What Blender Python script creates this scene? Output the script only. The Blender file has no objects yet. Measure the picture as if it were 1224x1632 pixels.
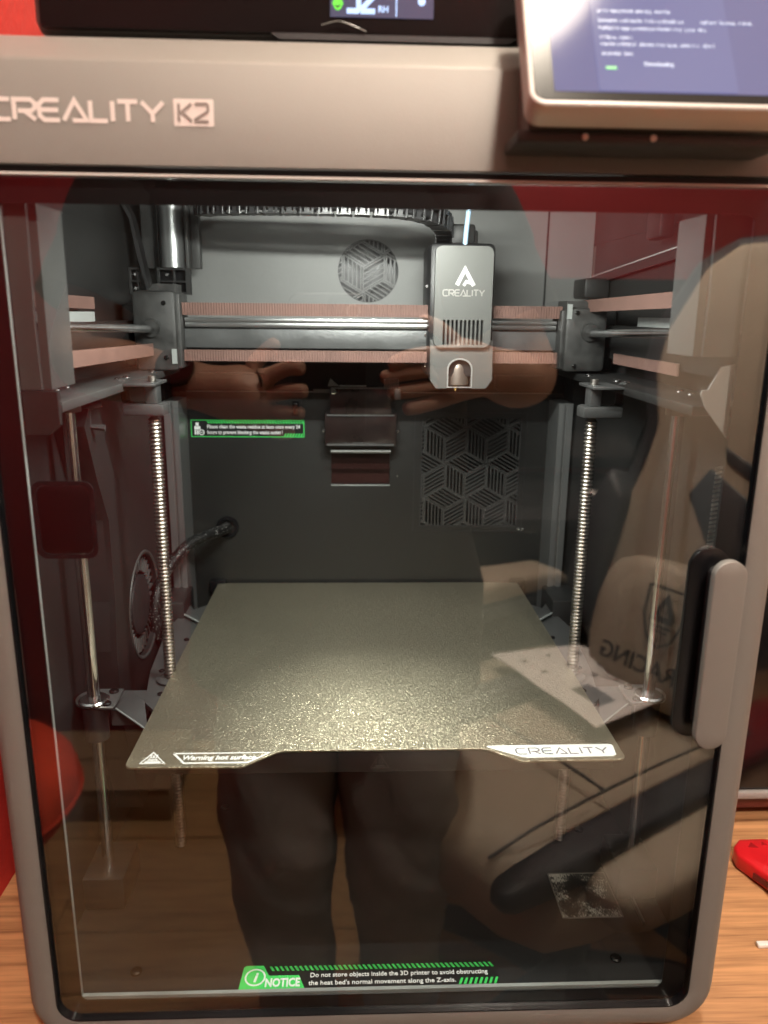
import bpy, bmesh, math, random
from mathutils import Vector, Matrix
random.seed(4)
PI = math.pi
S = bpy.context.scene
C = S.collection

# ------------------------------------------------------------------ camera, world, lamps, exposure
def make_camera():
    yaw, pitch, roll = 0.04097775, 0.25231188, 0.01099017
    f = Vector((math.sin(yaw)*math.cos(pitch), math.cos(yaw)*math.cos(pitch), -math.sin(pitch)))
    r = Vector((math.cos(yaw), -math.sin(yaw), 0)); u = r.cross(f)
    r2 = math.cos(roll)*r + math.sin(roll)*u; u2 = -math.sin(roll)*r + math.cos(roll)*u
    cd = bpy.data.cameras.new('camera'); co = bpy.data.objects.new('camera', cd); C.objects.link(co)
    m = Matrix((r2, u2, -f)).transposed().to_4x4(); m.translation = (-0.01476, -0.37515, 0.42550)
    co.matrix_world = m
    cd.sensor_fit = 'VERTICAL'; cd.sensor_height = 36.0; cd.lens = 27.32
    cd.clip_start = 0.01; cd.clip_end = 50
    cd.dof.use_dof = True; cd.dof.focus_distance = 0.52; cd.dof.aperture_fstop = 6.6
    S.camera = co
make_camera()
w = bpy.data.worlds.new('World'); S.world = w; w.use_nodes = True
w.node_tree.nodes['Background'].inputs[0].default_value = (1.0, 0.80, 0.62, 1)
w.node_tree.nodes['Background'].inputs[1].default_value = 0.03
S.view_settings.view_transform = 'Standard'; S.view_settings.look = 'None'
S.view_settings.exposure = 0.0; S.view_settings.gamma = 1.0
S.cycles.max_bounces = 10; S.cycles.transparent_max_bounces = 16; S.cycles.glossy_bounces = 6
S.cycles.caustics_reflective = False
def area(name, loc, target, sx, sy, power, col, shape='RECTANGLE'):
    d = bpy.data.lights.new(name, 'AREA'); d.shape = shape; d.size = sx; d.size_y = sy; d.energy = power; d.color = col
    o = bpy.data.objects.new(name, d); C.objects.link(o); o.location = loc
    o.rotation_euler = (Vector(target)-Vector(loc)).to_track_quat('-Z', 'Y').to_euler(); return o
def bulb(name, loc, r, power, col):
    d = bpy.data.lights.new(name, 'POINT'); d.shadow_soft_size = r; d.energy = power; d.color = col
    o = bpy.data.objects.new(name, d); C.objects.link(o); o.location = loc; return o
ROOM = bulb('ceiling_lamp_light', (0.27, -1.00, 1.38), 0.07, 76.0, (1.0, 0.90, 0.77))
ROOM2 = bulb('second_lamp_light', (0.22, -0.115, 1.40), 0.06, 28.0, (1.0, 0.88, 0.72))
LED = area('led_bar_light', (0.0, 0.060, 0.5055), (0.0, 0.300, 0.27), 0.11, 0.008, 2.3, (1.0, 1.0, 0.94))
ADDED_BED_LIGHT = area('added_bed_light', (-0.004, 0.150, 0.5195), (-0.004, 0.075, 0.175), 0.020, 0.020, 0.155, (1.0, 0.98, 0.88)); ADDED_BED_LIGHT.data.spread = math.radians(34)  # added narrow beam that makes the bright patch on the plate
FRONT_LED = area('front_led_light', (0.0, 0.0127, 0.4860), (0.0, 0.11, 0.15), 0.24, 0.006, 0.70, (1.0, 1.0, 0.94))

# ------------------------------------------------------------------ materials
def lin(r, g, b):
    return tuple((c/255/12.92 if c/255 <= .04045 else ((c/255+.055)/1.055)**2.4) for c in (r, g, b))
def mat(name, col, rough=0.5, metal=0.0, bump=None, var=None, spec=0.5, coat=0.0, emit=None, stretch=None, sheen=0):
    m = bpy.data.materials.new(name); m.use_nodes = True; nt = m.node_tree; N = nt.nodes; b = N['Principled BSDF']
    b.inputs['Base Color'].default_value = (*col, 1); b.inputs['Roughness'].default_value = rough
    b.inputs['Metallic'].default_value = metal; b.inputs['Specular IOR Level'].default_value = spec
    b.inputs['Coat Weight'].default_value = coat
    if sheen: b.inputs['Sheen Weight'].default_value = sheen
    if emit: b.inputs['Emission Color'].default_value = (*emit[0], 1); b.inputs['Emission Strength'].default_value = emit[1]
    if bump or var:
        tc = N.new('ShaderNodeTexCoord'); mp = N.new('ShaderNodeMapping'); nt.links.new(tc.outputs['Object'], mp.inputs[0])
        if stretch: mp.inputs['Scale'].default_value = stretch
    if bump:
        n = N.new('ShaderNodeTexNoise'); n.inputs['Scale'].default_value = bump[0]; n.inputs['Detail'].default_value = 3
        nt.links.new(mp.outputs[0], n.inputs[0])
        bp = N.new('ShaderNodeBump'); bp.inputs['Strength'].default_value = bump[1]; bp.inputs['Distance'].default_value = bump[2] if len(bump) > 2 else 0.0006
        nt.links.new(n.outputs[0], bp.inputs['Height']); nt.links.new(bp.outputs[0], b.inputs['Normal'])
    if var:   # (scale, amount): uneven tone and gloss of the surface itself
        n = N.new('ShaderNodeTexNoise'); n.inputs['Scale'].default_value = var[0]; n.inputs['Detail'].default_value = 6
        nt.links.new(mp.outputs[0], n.inputs[0])
        r = N.new('ShaderNodeMapRange'); r.inputs[1].default_value = .3; r.inputs[2].default_value = .7
        r.inputs[3].default_value = 1-var[1]; r.inputs[4].default_value = 1+var[1]; nt.links.new(n.outputs[0], r.inputs[0])
        mx = N.new('ShaderNodeMix'); mx.data_type = 'RGBA'; mx.blend_type = 'MULTIPLY'; mx.inputs[0].default_value = 1
        mx.inputs[6].default_value = (*col, 1); nt.links.new(r.outputs[0], mx.inputs[7]); nt.links.new(mx.outputs[2], b.inputs['Base Color'])
        r2 = N.new('ShaderNodeMapRange'); r2.inputs[1].default_value = .3; r2.inputs[2].default_value = .7
        r2.inputs[3].default_value = max(.02, rough*(1-var[1]*.7)); r2.inputs[4].default_value = min(1, rough*(1+var[1]*.7))
        nt.links.new(n.outputs[0], r2.inputs[0]); nt.links.new(r2.outputs[0], b.inputs['Roughness'])
    return m
M = {}
M['case'] = mat('warm_silver_paint', (.255, .238, .218), .56, .4, bump=(1300, .3, .0003), var=(7, .05))
M['case_letter'] = mat('pale_letter_print', (.86, .78, .74), .35, .1)
M['trim'] = mat('bright_trim', (.72, .70, .67), .35, .15)
M['black_gloss'] = mat('black_gloss', (.008, .008, .009), .12, 0, var=(30, .3))
M['black_print'] = mat('black_glass_print', (.004, .004, .005), .3)
M['black'] = mat('black_plastic', (.018, .018, .019), .45, 0, bump=(900, .2, .0002), var=(14, .25))
M['dark'] = mat('dark_grey_plastic', (.0135, .0137, .0135), .5, 0, bump=(1100, .3, .0002), var=(11, .2))
M['panel'] = mat('grey_powder_coat', (.205, .208, .202), .48, .15, bump=(1600, .45, .00025), var=(12, .12))
M['backpanel'] = mat('charcoal_powder_coat', (.0140, .0142, .0136), .45, .1, bump=(1600, .4, .0002), var=(10, .2))
M['sheet'] = mat('grey_sheet_metal', (.22, .225, .225), .38, .8, bump=(700, .15, .0002), var=(18, .12))
M['block'] = mat('moulded_black_plastic', (.034, .034, .033), .5, 0, bump=(160, .4, .0008), var=(70, .45))
M['blade'] = mat('fan_blade_plastic', (.07, .07, .068), .35)
M['lip'] = mat('pale_grey_paint', (.36, .385, .375), .45, .2, var=(25, .15))
M['post'] = mat('mid_grey_paint', (.060, .061, .060), .5, .2, bump=(900, .2, .0002), var=(16, .12))
M['alu'] = mat('anodised_aluminium', (.34, .35, .35), .35, .8, var=(20, .1), stretch=(1, 1, .15))
M['chrome'] = mat('polished_steel', (.80, .80, .80), .19, 1.0, var=(20, .25))
M['screw'] = mat('threaded_steel', (.40, .38, .35), .38, 1.0, var=(120, .25))
M['black_screw'] = mat('black_steel', (.03, .03, .03), .22, .8)
M['silver'] = mat('satin_silver_plastic', (.125, .126, .119), .42, .35, bump=(1800, .2, .00015), var=(10, .05))
M['screen_case'] = mat('screen_case_metal', (.80, .78, .73), .38, .12, var=(10, .05))
M['silver_mark'] = mat('bright_silver_mark', (.62, .62, .60), .3, .7)
M['brass'] = mat('brass', (.75, .52, .22), .25, 1.0)
M['belt'] = mat('brown_rubber_belt', (.17, .095, .077), .7, 0, bump=(1300, .5, .0003), var=(60, .12))
M['tube'] = mat('pale_blue_tube', (.45, .66, .88), .3)
M['white'] = mat('white_print', (.85, .87, .86), .5)
M['white_label'] = mat('white_label', (.88, .93, .91), .4)
M['grey_ink'] = mat('grey_ink', (.12, .12, .15), .6)
M['ghost_ink'] = mat('faint_grey_ink', (.06, .055, .05), .5)
M['green'] = mat('green_print', (.06, .66, .13), .45)
M['label_black'] = mat('black_label', (.012, .013, .014), .35)
M['smoke'] = mat('smoked_plastic', (.020, .014, .013), .12, 0, var=(40, .3))
M['cloth_tee'] = mat('black_cotton', (.012, .012, .013), .9, 0, bump=(120, .4, .002))
M['trouser'] = mat('charcoal_trousers', (.36, .355, .34), .85, 0, bump=(60, .5, .004), var=(12, .25))
M['skin'] = mat('skin', (.50, .29, .205), .5, 0, bump=(200, .15, .001), var=(25, .12))
M['hair'] = mat('dark_hair', (.03, .018, .012), .5)
M['beige'] = mat('beige_leatherette', (.45, .375, .28), .55, 0, bump=(240, .3, .0008), var=(10, .08))
M['chair_black'] = mat('black_leatherette', (.035, .037, .042), .5, 0, bump=(240, .3, .0008), var=(10, .15))
M['chair_ink'] = mat('black_embroidery', (.03, .026, .022), .7)
M['paper'] = mat('paper', (.90, .85, .81), .8, var=(20, .05))
M['paper_ink'] = mat('printed_ink', (.16, .14, .13), .8, var=(60, .4))
M['red_plastic'] = mat('red_plastic', (.62, .012, .018), .35, 0, var=(40, .1))
M['red_cloth'] = mat('red_fabric', (.80, .07, .02), .8, 0, bump=(300, .4, .001), var=(14, .12))
M['cardboard'] = mat('cardboard', (.33, .215, .12), .85, var=(9, .12))
M['ptfe_white'] = mat('white_plastic', (.8, .79, .76), .4)

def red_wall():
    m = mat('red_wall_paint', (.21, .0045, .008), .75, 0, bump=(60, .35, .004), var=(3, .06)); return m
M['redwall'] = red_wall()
M['redside_lit'] = mat('red_wall_paint_lamplit', (.62, .030, .022), .7, 0, bump=(90, .5, .003), var=(5, .08))  # same red paint as the other walls, lamplight put into its colour

def wood(name, c1, c2, scale=(3, 40, 40), rough=.45, boards=None):
    m = bpy.data.materials.new(name); m.use_nodes = True; nt = m.node_tree; N = nt.nodes; b = N['Principled BSDF']
    tc = N.new('ShaderNodeTexCoord'); mp = N.new('ShaderNodeMapping'); mp.inputs['Scale'].default_value = scale
    nt.links.new(tc.outputs['Object'], mp.inputs[0])
    n1 = N.new('ShaderNodeTexNoise'); n1.inputs['Scale'].default_value = 1.6; n1.inputs['Detail'].default_value = 8; n1.inputs['Distortion'].default_value = 1.3
    n2 = N.new('ShaderNodeTexNoise'); n2.inputs['Scale'].default_value = 9; n2.inputs['Detail'].default_value = 6
    nt.links.new(mp.outputs[0], n1.inputs[0]); nt.links.new(mp.outputs[0], n2.inputs[0])
    ad = N.new('ShaderNodeMath'); ad.operation = 'MULTIPLY_ADD'; ad.inputs[1].default_value = .45
    nt.links.new(n2.outputs[0], ad.inputs[0]); nt.links.new(n1.outputs[0], ad.inputs[2])
    cr = N.new('ShaderNodeValToRGB'); e = cr.color_ramp.elements
    e[0].position = .48; e[0].color = (*c2, 1); e[1].position = .86; e[1].color = (*c1, 1)
    k = cr.color_ramp.elements.new(.62); k.color = (*[(a*.55+b_*.45) for a, b_ in zip(c1, c2)], 1)
    nt.links.new(ad.outputs[0], cr.inputs[0]); nt.links.new(cr.outputs[0], b.inputs['Base Color'])
    bp = N.new('ShaderNodeBump'); bp.inputs['Strength'].default_value = .35; bp.inputs['Distance'].default_value = .0006
    nt.links.new(ad.outputs[0], bp.inputs['Height']); nt.links.new(bp.outputs[0], b.inputs['Normal'])
    b.inputs['Roughness'].default_value = rough
    return m
M['walnut'] = wood('walnut_table_top', (.58, .30, .135), (.13, .050, .020), (2.4, 46, 46))
M['floorwood'] = wood('oak_floor_board', (.50, .30, .13), (.24, .125, .050), (2.5, 26, 26), .4)

def plate_mat():
    m = bpy.data.materials.new('textured_gold_plate'); m.use_nodes = True; nt = m.node_tree; N = nt.nodes; b = N['Principled BSDF']
    tc = N.new('ShaderNodeTexCoord')
    v = N.new('ShaderNodeTexVoronoi'); v.inputs['Scale'].default_value = 820; v.feature = 'F1'
    n = N.new('ShaderNodeTexNoise'); n.inputs['Scale'].default_value = 620; n.inputs['Detail'].default_value = 4
    g = N.new('ShaderNodeTexNoise'); g.inputs['Scale'].default_value = 9; g.inputs['Detail'].default_value = 4
    for q in (v, n, g): nt.links.new(tc.outputs['Object'], q.inputs[0])
    ad = N.new('ShaderNodeMath'); ad.operation = 'MULTIPLY_ADD'; ad.inputs[1].default_value = .7
    nt.links.new(v.outputs['Distance'], ad.inputs[0]); nt.links.new(n.outputs[0], ad.inputs[2])
    bp = N.new('ShaderNodeBump'); bp.inputs['Strength'].default_value = .55; bp.inputs['Distance'].default_value = .0006
    nt.links.new(ad.outputs[0], bp.inputs['Height'])
    fl = N.new('ShaderNodeTexVoronoi'); fl.inputs['Scale'].default_value = 2000; nt.links.new(tc.outputs['Object'], fl.inputs[0])   # grains, each with its own tilt
    sb = N.new('ShaderNodeVectorMath'); sb.operation = 'SUBTRACT'; sb.inputs[1].default_value = (.5, .5, .5); nt.links.new(fl.outputs['Color'], sb.inputs[0])
    sc = N.new('ShaderNodeVectorMath'); sc.operation = 'SCALE'; sc.inputs['Scale'].default_value = .42; nt.links.new(sb.outputs[0], sc.inputs[0])
    av = N.new('ShaderNodeVectorMath'); av.operation = 'ADD'; nt.links.new(sc.outputs[0], av.inputs[0]); nt.links.new(bp.outputs[0], av.inputs[1])
    nv_ = N.new('ShaderNodeVectorMath'); nv_.operation = 'NORMALIZE'; nt.links.new(av.outputs[0], nv_.inputs[0]); nt.links.new(nv_.outputs[0], b.inputs['Normal'])
    cr = N.new('ShaderNodeMapRange'); cr.inputs[1].default_value = .3; cr.inputs[2].default_value = .7; cr.inputs[3].default_value = .33; cr.inputs[4].default_value = .41
    nt.links.new(g.outputs[0], cr.inputs[0]); nt.links.new(cr.outputs[0], b.inputs['Roughness'])
    b.inputs['Base Color'].default_value = (.42, .385, .29, 1); b.inputs['Metallic'].default_value = .85
    return m
M['plate'] = plate_mat()

def glass_front():
    m = bpy.data.materials.new('reflective_glass'); m.use_nodes = True; nt = m.node_tree; N = nt.nodes
    N.remove(N['Principled BSDF'])
    t = N.new('ShaderNodeBsdfTransparent'); t.inputs[0].default_value = (.93, .95, .94, 1)
    g = N.new('ShaderNodeBsdfGlossy'); g.inputs['Roughness'].default_value = 0.0; g.inputs['Color'].default_value = (1, 1, 1, 1)
    f = N.new('ShaderNodeFresnel'); gm = N.new('ShaderNodeNewGeometry'); mr = N.new('ShaderNodeMapRange')
    mr.inputs[3].default_value = 2.3; mr.inputs[4].default_value = 1/2.3      # a thin pane: the same reflectance from either side
    nt.links.new(gm.outputs['Backfacing'], mr.inputs[0]); nt.links.new(mr.outputs[0], f.inputs[0])
    mx = N.new('ShaderNodeMixShader')
    nt.links.new(f.outputs[0], mx.inputs[0]); nt.links.new(t.outputs[0], mx.inputs[1]); nt.links.new(g.outputs[0], mx.inputs[2])
    nt.links.new(mx.outputs[0], N['Material Output'].inputs[0]); return m
def glass_clear():
    m = bpy.data.materials.new('clear_glass'); m.use_nodes = True; nt = m.node_tree; N = nt.nodes
    N.remove(N['Principled BSDF'])
    t = N.new('ShaderNodeBsdfTransparent'); t.inputs[0].default_value = (.985, .995, .99, 1)
    g = N.new('ShaderNodeBsdfGlossy'); g.inputs['Roughness'].default_value = 0.0
    mx = N.new('ShaderNodeMixShader'); mx.inputs[0].default_value = .045      # the weaker reflection off the rear face
    nt.links.new(t.outputs[0], mx.inputs[1]); nt.links.new(g.outputs[0], mx.inputs[2]); nt.links.new(mx.outputs[0], N['Material Output'].inputs[0]); return m
M['glass_front'] = glass_front(); M['glass_clear'] = glass_clear()

def screen_mat():
    m = bpy.data.materials.new('lit_touch_display'); m.use_nodes = True; nt = m.node_tree; N = nt.nodes; b = N['Principled BSDF']
    b.inputs['Base Color'].default_value = (.01, .01, .015, 1); b.inputs['Roughness'].default_value = .075; b.inputs['Coat Weight'].default_value = .0
    b.inputs['Emission Color'].default_value = (.20, .20, .42, 1); b.inputs['Emission Strength'].default_value = .75
    return m
M['screen'] = screen_mat()
M['dialog'] = mat('lit_dialog_panel', (.01, .01, .02), .10, emit=((.24, .25, .50), .72))
M['dialog_text'] = mat('lit_dialog_text', (.1, .1, .1), .3, emit=((.75, .80, 1.0), 1.0))
M['dialog_green'] = mat('lit_progress_bar', (.02, .1, .02), .3, emit=((.25, .85, .30), .95))
M['lcd_bg'] = mat('lit_lcd_ground', (.01, .01, .015), .2, emit=((.085, .095, .16), .9))
M['lcd_blue'] = mat('lit_lcd_digits', (.1, .1, .1), .3, emit=((.42, .62, 1.0), 1.6))
M['lcd_green'] = mat('lit_lcd_green', (.02, .1, .02), .3, emit=((.15, .80, .05), 1.2))
M['led'] = mat('lit_led_bar', (.8, .8, .8), .4, emit=((1, .97, .9), 6))
M['bulb'] = mat('lit_lamp_shade', (.8, .8, .8), .4, emit=((1, .80, .58), 5))

def scuffed_label():
    m = bpy.data.materials.new('scuffed_black_label'); m.use_nodes = True; nt = m.node_tree; N = nt.nodes; b = N['Principled BSDF']
    tc = N.new('ShaderNodeTexCoord'); mp = N.new('ShaderNodeMapping'); mp.inputs['Scale'].default_value = (1500, 380, 1)
    n = N.new('ShaderNodeTexNoise'); n.inputs['Scale'].default_value = 1; n.inputs['Detail'].default_value = 5
    n2 = N.new('ShaderNodeTexNoise'); n2.inputs['Scale'].default_value = 60
    nt.links.new(tc.outputs['Object'], mp.inputs[0]); nt.links.new(mp.outputs[0], n.inputs[0]); nt.links.new(tc.outputs['Object'], n2.inputs[0])
    mu = N.new('ShaderNodeMath'); mu.operation = 'MULTIPLY'; nt.links.new(n.outputs[0], mu.inputs[0]); nt.links.new(n2.outputs[0], mu.inputs[1])
    cr = N.new('ShaderNodeValToRGB'); cr.color_ramp.elements[0].position = .25; cr.color_ramp.elements[0].color = (.012, .012, .012, 1)
    cr.color_ramp.elements[1].position = .33; cr.color_ramp.elements[1].color = (.34, .33, .29, 1)
    nt.links.new(mu.outputs[0], cr.inputs[0]); nt.links.new(cr.outputs[0], b.inputs['Base Color'])
    b.inputs['Roughness'].default_value = .35; return m
M['scuffed'] = scuffed_label()

def braid():
    m = bpy.data.materials.new('braided_sleeve'); m.use_nodes = True; nt = m.node_tree; N = nt.nodes; b = N['Principled BSDF']
    uv = N.new('ShaderNodeUVMap'); mp = N.new('ShaderNodeMapping'); mp.inputs['Scale'].default_value = (1, 1, 1); nt.links.new(uv.outputs[0], mp.inputs[0])
    ck = N.new('ShaderNodeTexChecker'); ck.inputs['Scale'].default_value = 1
    ck.inputs['Color1'].default_value = (.36, .355, .34, 1); ck.inputs['Color2'].default_value = (.012, .012, .012, 1)
    rot = N.new('ShaderNodeMapping'); rot.inputs['Rotation'].default_value = (0, 0, PI/4); rot.inputs['Scale'].default_value = (14, 70, 1)
    nt.links.new(mp.outputs[0], rot.inputs[0])
    n = N.new('ShaderNodeTexNoise'); n.inputs['Scale'].default_value = 700
    tc = N.new('ShaderNodeTexCoord'); nt.links.new(tc.outputs['Object'], n.inputs[0])
    nt.links.new(rot.outputs[0], ck.inputs[0])
    mx = N.new('ShaderNodeMix'); mx.data_type = 'RGBA'; mx.blend_type = 'MULTIPLY'
    cr = N.new('ShaderNodeValToRGB'); cr.color_ramp.elements[0].position = .615; cr.color_ramp.elements[1].position = .64
    nt.links.new(n.outputs[0], cr.inputs[0]); mx.inputs[0].default_value = 1
    nt.links.new(ck.outputs[0], mx.inputs[6]); nt.links.new(cr.outputs[0], mx.inputs[7]); nt.links.new(mx.outputs[2], b.inputs['Base Color'])
    b.inputs['Roughness'].default_value = .5; return m
M['braid'] = braid()

# ------------------------------------------------------------------ mesh helpers
def BM(): return bmesh.new()
def box(bm, x0, x1, y0, y1, z0, z1, bev=0, seg=2):
    t = bmesh.new(); bmesh.ops.create_cube(t, size=1)
    for v in t.verts: v.co = Vector(((x0+x1)/2+v.co.x*(x1-x0), (y0+y1)/2+v.co.y*(y1-y0), (z0+z1)/2+v.co.z*(z1-z0)))
    if bev: bmesh.ops.bevel(t, geom=list(t.edges), offset=bev, segments=seg, affect='EDGES', profile=.5)
    join(bm, t)
def join(bm, t, mx=None):
    if mx is not None: bmesh.ops.transform(t, matrix=mx, verts=t.verts)
    me = bpy.data.meshes.new('tmp'); t.to_mesh(me); t.free(); bm.from_mesh(me); bpy.data.meshes.remove(me)
def tube(bm, pts, r, seg=12, cap=True):
    pts = [Vector(p) for p in pts]; rs = r if isinstance(r, (list, tuple)) else [r]*len(pts)
    uvl = bm.loops.layers.uv.verify()
    rings = []; nrm = None; L = 0; Ls = []
    for i, p in enumerate(pts):
        t = (pts[min(i+1, len(pts)-1)]-pts[max(i-1, 0)]).normalized()
        if nrm is None:
            nrm = t.cross(Vector((0, 0, 1)));
            if nrm.length < .01: nrm = t.cross(Vector((1, 0, 0)))
        nrm = (nrm - t*nrm.dot(t)).normalized(); b = t.cross(nrm)
        if i: L += (p-pts[i-1]).length
        Ls.append(L)
        rings.append([bm.verts.new(p+rs[i]*(math.cos(2*PI*k/seg)*nrm+math.sin(2*PI*k/seg)*b)) for k in range(seg)])
    for i in range(len(rings)-1):
        for k in range(seg):
            f = bm.faces.new((rings[i][k], rings[i][(k+1) % seg], rings[i+1][(k+1) % seg], rings[i+1][k]))
            for l, (uu, vv) in zip(f.loops, ((k, i), (k+1, i), (k+1, i+1), (k, i+1))): l[uvl].uv = (uu/seg, Ls[vv]*10)
    if cap:
        bm.faces.new(list(reversed(rings[0]))); bm.faces.new(rings[-1])
def cyl(bm, p0, p1, r, seg=20): tube(bm, [p0, p1], r, seg)
def lathe(bm, prof, cx, cy, seg=24, cap=True):      # prof: (radius, z)
    rings = [[bm.verts.new((cx+r*math.cos(2*PI*k/seg), cy+r*math.sin(2*PI*k/seg), z)) for k in range(seg)] for r, z in prof]
    for i in range(len(rings)-1):
        for k in range(seg): bm.faces.new((rings[i][k], rings[i][(k+1) % seg], rings[i+1][(k+1) % seg], rings[i+1][k]))
    if cap: bm.faces.new(list(reversed(rings[0]))); bm.faces.new(rings[-1])
def prism(bm, pts, axis, d0, d1, bev=0):   # polygon in the two other axes, extruded along axis
    t = bmesh.new()
    def P(a, b, d): return {'y': (a, d, b), 'z': (a, b, d), 'x': (d, a, b)}[axis]
    v0 = [t.verts.new(P(a, b, d0)) for a, b in pts]; v1 = [t.verts.new(P(a, b, d1)) for a, b in pts]
    n = len(pts); t.faces.new(v0); t.faces.new(list(reversed(v1)))
    for i in range(n): t.faces.new((v0[i], v1[i], v1[(i+1) % n], v0[(i+1) % n]))
    bmesh.ops.recalc_face_normals(t, faces=t.faces)
    if bev: bmesh.ops.bevel(t, geom=list(t.edges), offset=bev, segments=2, affect='EDGES', profile=.5)
    join(bm, t)
def rr(x0, x1, z0, z1, r, seg=6):
    out = []
    for cx, cz, a in ((x1-r, z1-r, 0), (x0+r, z1-r, 90), (x0+r, z0+r, 180), (x1-r, z0+r, 270)):
        for k in range(seg+1):
            q = math.radians(a+90*k/seg); out.append((cx+r*math.cos(q), cz+r*math.sin(q)))
    return out
def circ(cx, cz, r, n=40): return [(cx+r*math.cos(2*PI*k/n), cz+r*math.sin(2*PI*k/n)) for k in range(n)]
AX = {'y': Matrix(((1, 0, 0, 0), (0, 0, -1, 0), (0, 1, 0, 0), (0, 0, 0, 1))),   # drawn facing the viewer (-y)
      'z': Matrix.Identity(4),
      'x': Matrix(((0, 0, 1, 0), (1, 0, 0, 0), (0, 1, 0, 0), (0, 0, 0, 1)))}     # drawn (y,z), facing +x
def plate(bm, loops, thick, axis, d, bev=0.0):   # outline with holes, middle of its thickness at d
    cu = bpy.data.curves.new('tmp', 'CURVE'); cu.dimensions = '2D'; cu.fill_mode = 'BOTH'; cu.extrude = thick/2-bev; cu.bevel_depth = bev; cu.bevel_resolution = 1
    if bev: cu.offset = -bev
    for lp in loops:
        s = cu.splines.new('POLY'); s.points.add(len(lp)-1); s.use_cyclic_u = True
        for p, q in zip(s.points, lp): p.co = (q[0], q[1], 0, 1)
    o = bpy.data.objects.new('tmp', cu); C.objects.link(o)
    me = bpy.data.meshes.new_from_object(o.evaluated_get(bpy.context.evaluated_depsgraph_get()))
    t = bmesh.new(); t.from_mesh(me); bmesh.ops.remove_doubles(t, verts=t.verts, dist=1e-7); bpy.data.objects.remove(o); bpy.data.curves.remove(cu); bpy.data.meshes.remove(me)
    mx = AX[axis].copy(); k = 'xyz'.index(axis); mx[k][3] = d
    join(bm, t, mx)
def text(bm, s, size, mx, bold=0, ext=0.00012, align='LEFT', shear=0, sx=1.0, space=1.0):
    cu = bpy.data.curves.new('tmp', 'FONT'); cu.body = s; cu.size = size; cu.extrude = ext; cu.offset = bold*size; cu.align_x = align; cu.shear = shear; cu.space_character = space
    cu.resolution_u = 3
    o = bpy.data.objects.new('tmp', cu); C.objects.link(o)
    me = bpy.data.meshes.new_from_object(o.evaluated_get(bpy.context.evaluated_depsgraph_get()))
    t = bmesh.new(); t.from_mesh(me); bpy.data.objects.remove(o); bpy.data.curves.remove(cu); bpy.data.meshes.remove(me)
    wd = max([v.co.x for v in t.verts] or [0])
    join(bm, t, mx @ Matrix.Diagonal((sx, 1, 1, 1))); return wd*sx
def text_fit(bm, s, size, width, mx, **k):
    t = bmesh.new(); w_ = text(t, s, size, Matrix.Identity(4), **k); t.free()
    text(bm, s, size, mx, sx=width/w_, **k)
def T(axis, a, b, d):
    m = AX[axis].copy()
    if axis == 'y': m.translation = (a, d, b)
    elif axis == 'z': m.translation = (a, b, d)
    else: m.translation = (d, a, b)
    return m
LET = {'C': (1.0, [[(1, 1), (.22, 1), (0, .78), (0, .22), (.22, 0), (1, 0)]]),
       'R': (1.0, [[(0, 0), (0, 1), (.8, 1), (1, .82), (1, .6), (.82, .44), (.18, .44)], [(.52, .40), (1, 0)]]),
       'E': (.95, [[(.95, 1), (.22, 1), (0, .78), (0, .22), (.22, 0), (.95, 0)], [(.1, .5), (.9, .5)]]),
       'A': (1.1, [[(0, 0), (.55, 1), (1.1, 0), (.42, 0)]]),
       'L': (.8, [[(0, 1), (0, 0), (.8, 0)]]), 'I': (.12, [[(.06, 1), (.06, 0)]]),
       'T': (.95, [[(0, 1), (.95, 1)], [(.475, .92), (.475, 0)]]),
       'Y': (1.05, [[(0, 1), (.52, .42), (1.05, 1)], [(.52, .36), (.52, 0)]]),
       'K': (.9, [[(0, 1), (0, 0)], [(.9, 1), (.22, .52), (.9, 0)]]),
       '2': (.9, [[(0, .94), (.1, 1), (.8, 1), (.9, .9), (.9, .62), (.8, .52), (0, .12), (0, 0), (.92, 0)]]),
       '5': (.9, [[(.9, 1), (0, 1), (0, .55), (.8, .55), (.9, .45), (.9, .1), (.8, 0), (0, 0)]])}
def stroke(bm, pts, wd, mx, z0, z1):
    n = len(pts); ps = [Vector(p) for p in pts]; L = []; R = []
    for i in range(n):
        d0 = (ps[i]-ps[i-1]).normalized() if i else (ps[1]-ps[0]).normalized()
        d1 = (ps[i+1]-ps[i]).normalized() if i < n-1 else d0
        n0 = Vector((-d0.y, d0.x)); n1 = Vector((-d1.y, d1.x)); mt = (n0+n1)
        mt = mt/max(mt.length_squared/2, .55)
        L.append(ps[i]+mt*wd/2); R.append(ps[i]-mt*wd/2)
    V = [[bm.verts.new(mx @ Vector((q.x, q.y, z))) for q in row] for row in (L, R) for z in (z0, z1)]
    for i in range(n-1):
        for a, b in ((V[1], V[3]), (V[2], V[0]), (V[0], V[1]), (V[3], V[2])): bm.faces.new((a[i], a[i+1], b[i+1], b[i]))
    bm.faces.new((V[0][0], V[1][0], V[3][0], V[2][0])); bm.faces.new((V[0][-1], V[2][-1], V[3][-1], V[1][-1]))
def letters(bm, s, x0, x1, z0, h, axis, d, wd=.15, gap=.22, ext=.0002):
    tot = sum(LET[c][0] for c in s)+gap*(len(s)-1); k = (x1-x0)/tot; x = x0; up = Matrix.Identity(4)
    m = T(axis, 0, 0, d)
    for c in s:
        w_, st = LET[c]
        for j, pl in enumerate(st):
            stroke(bm, [(x+px*k, z0+(pz*(1-wd)+wd/2)*h) for px, pz in pl], wd*h, m, 0, ext*(1+.12*j))
        x += (w_+gap)*k
def arc_pts(f, n): return [f(i/n) for i in range(n+1)]
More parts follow.
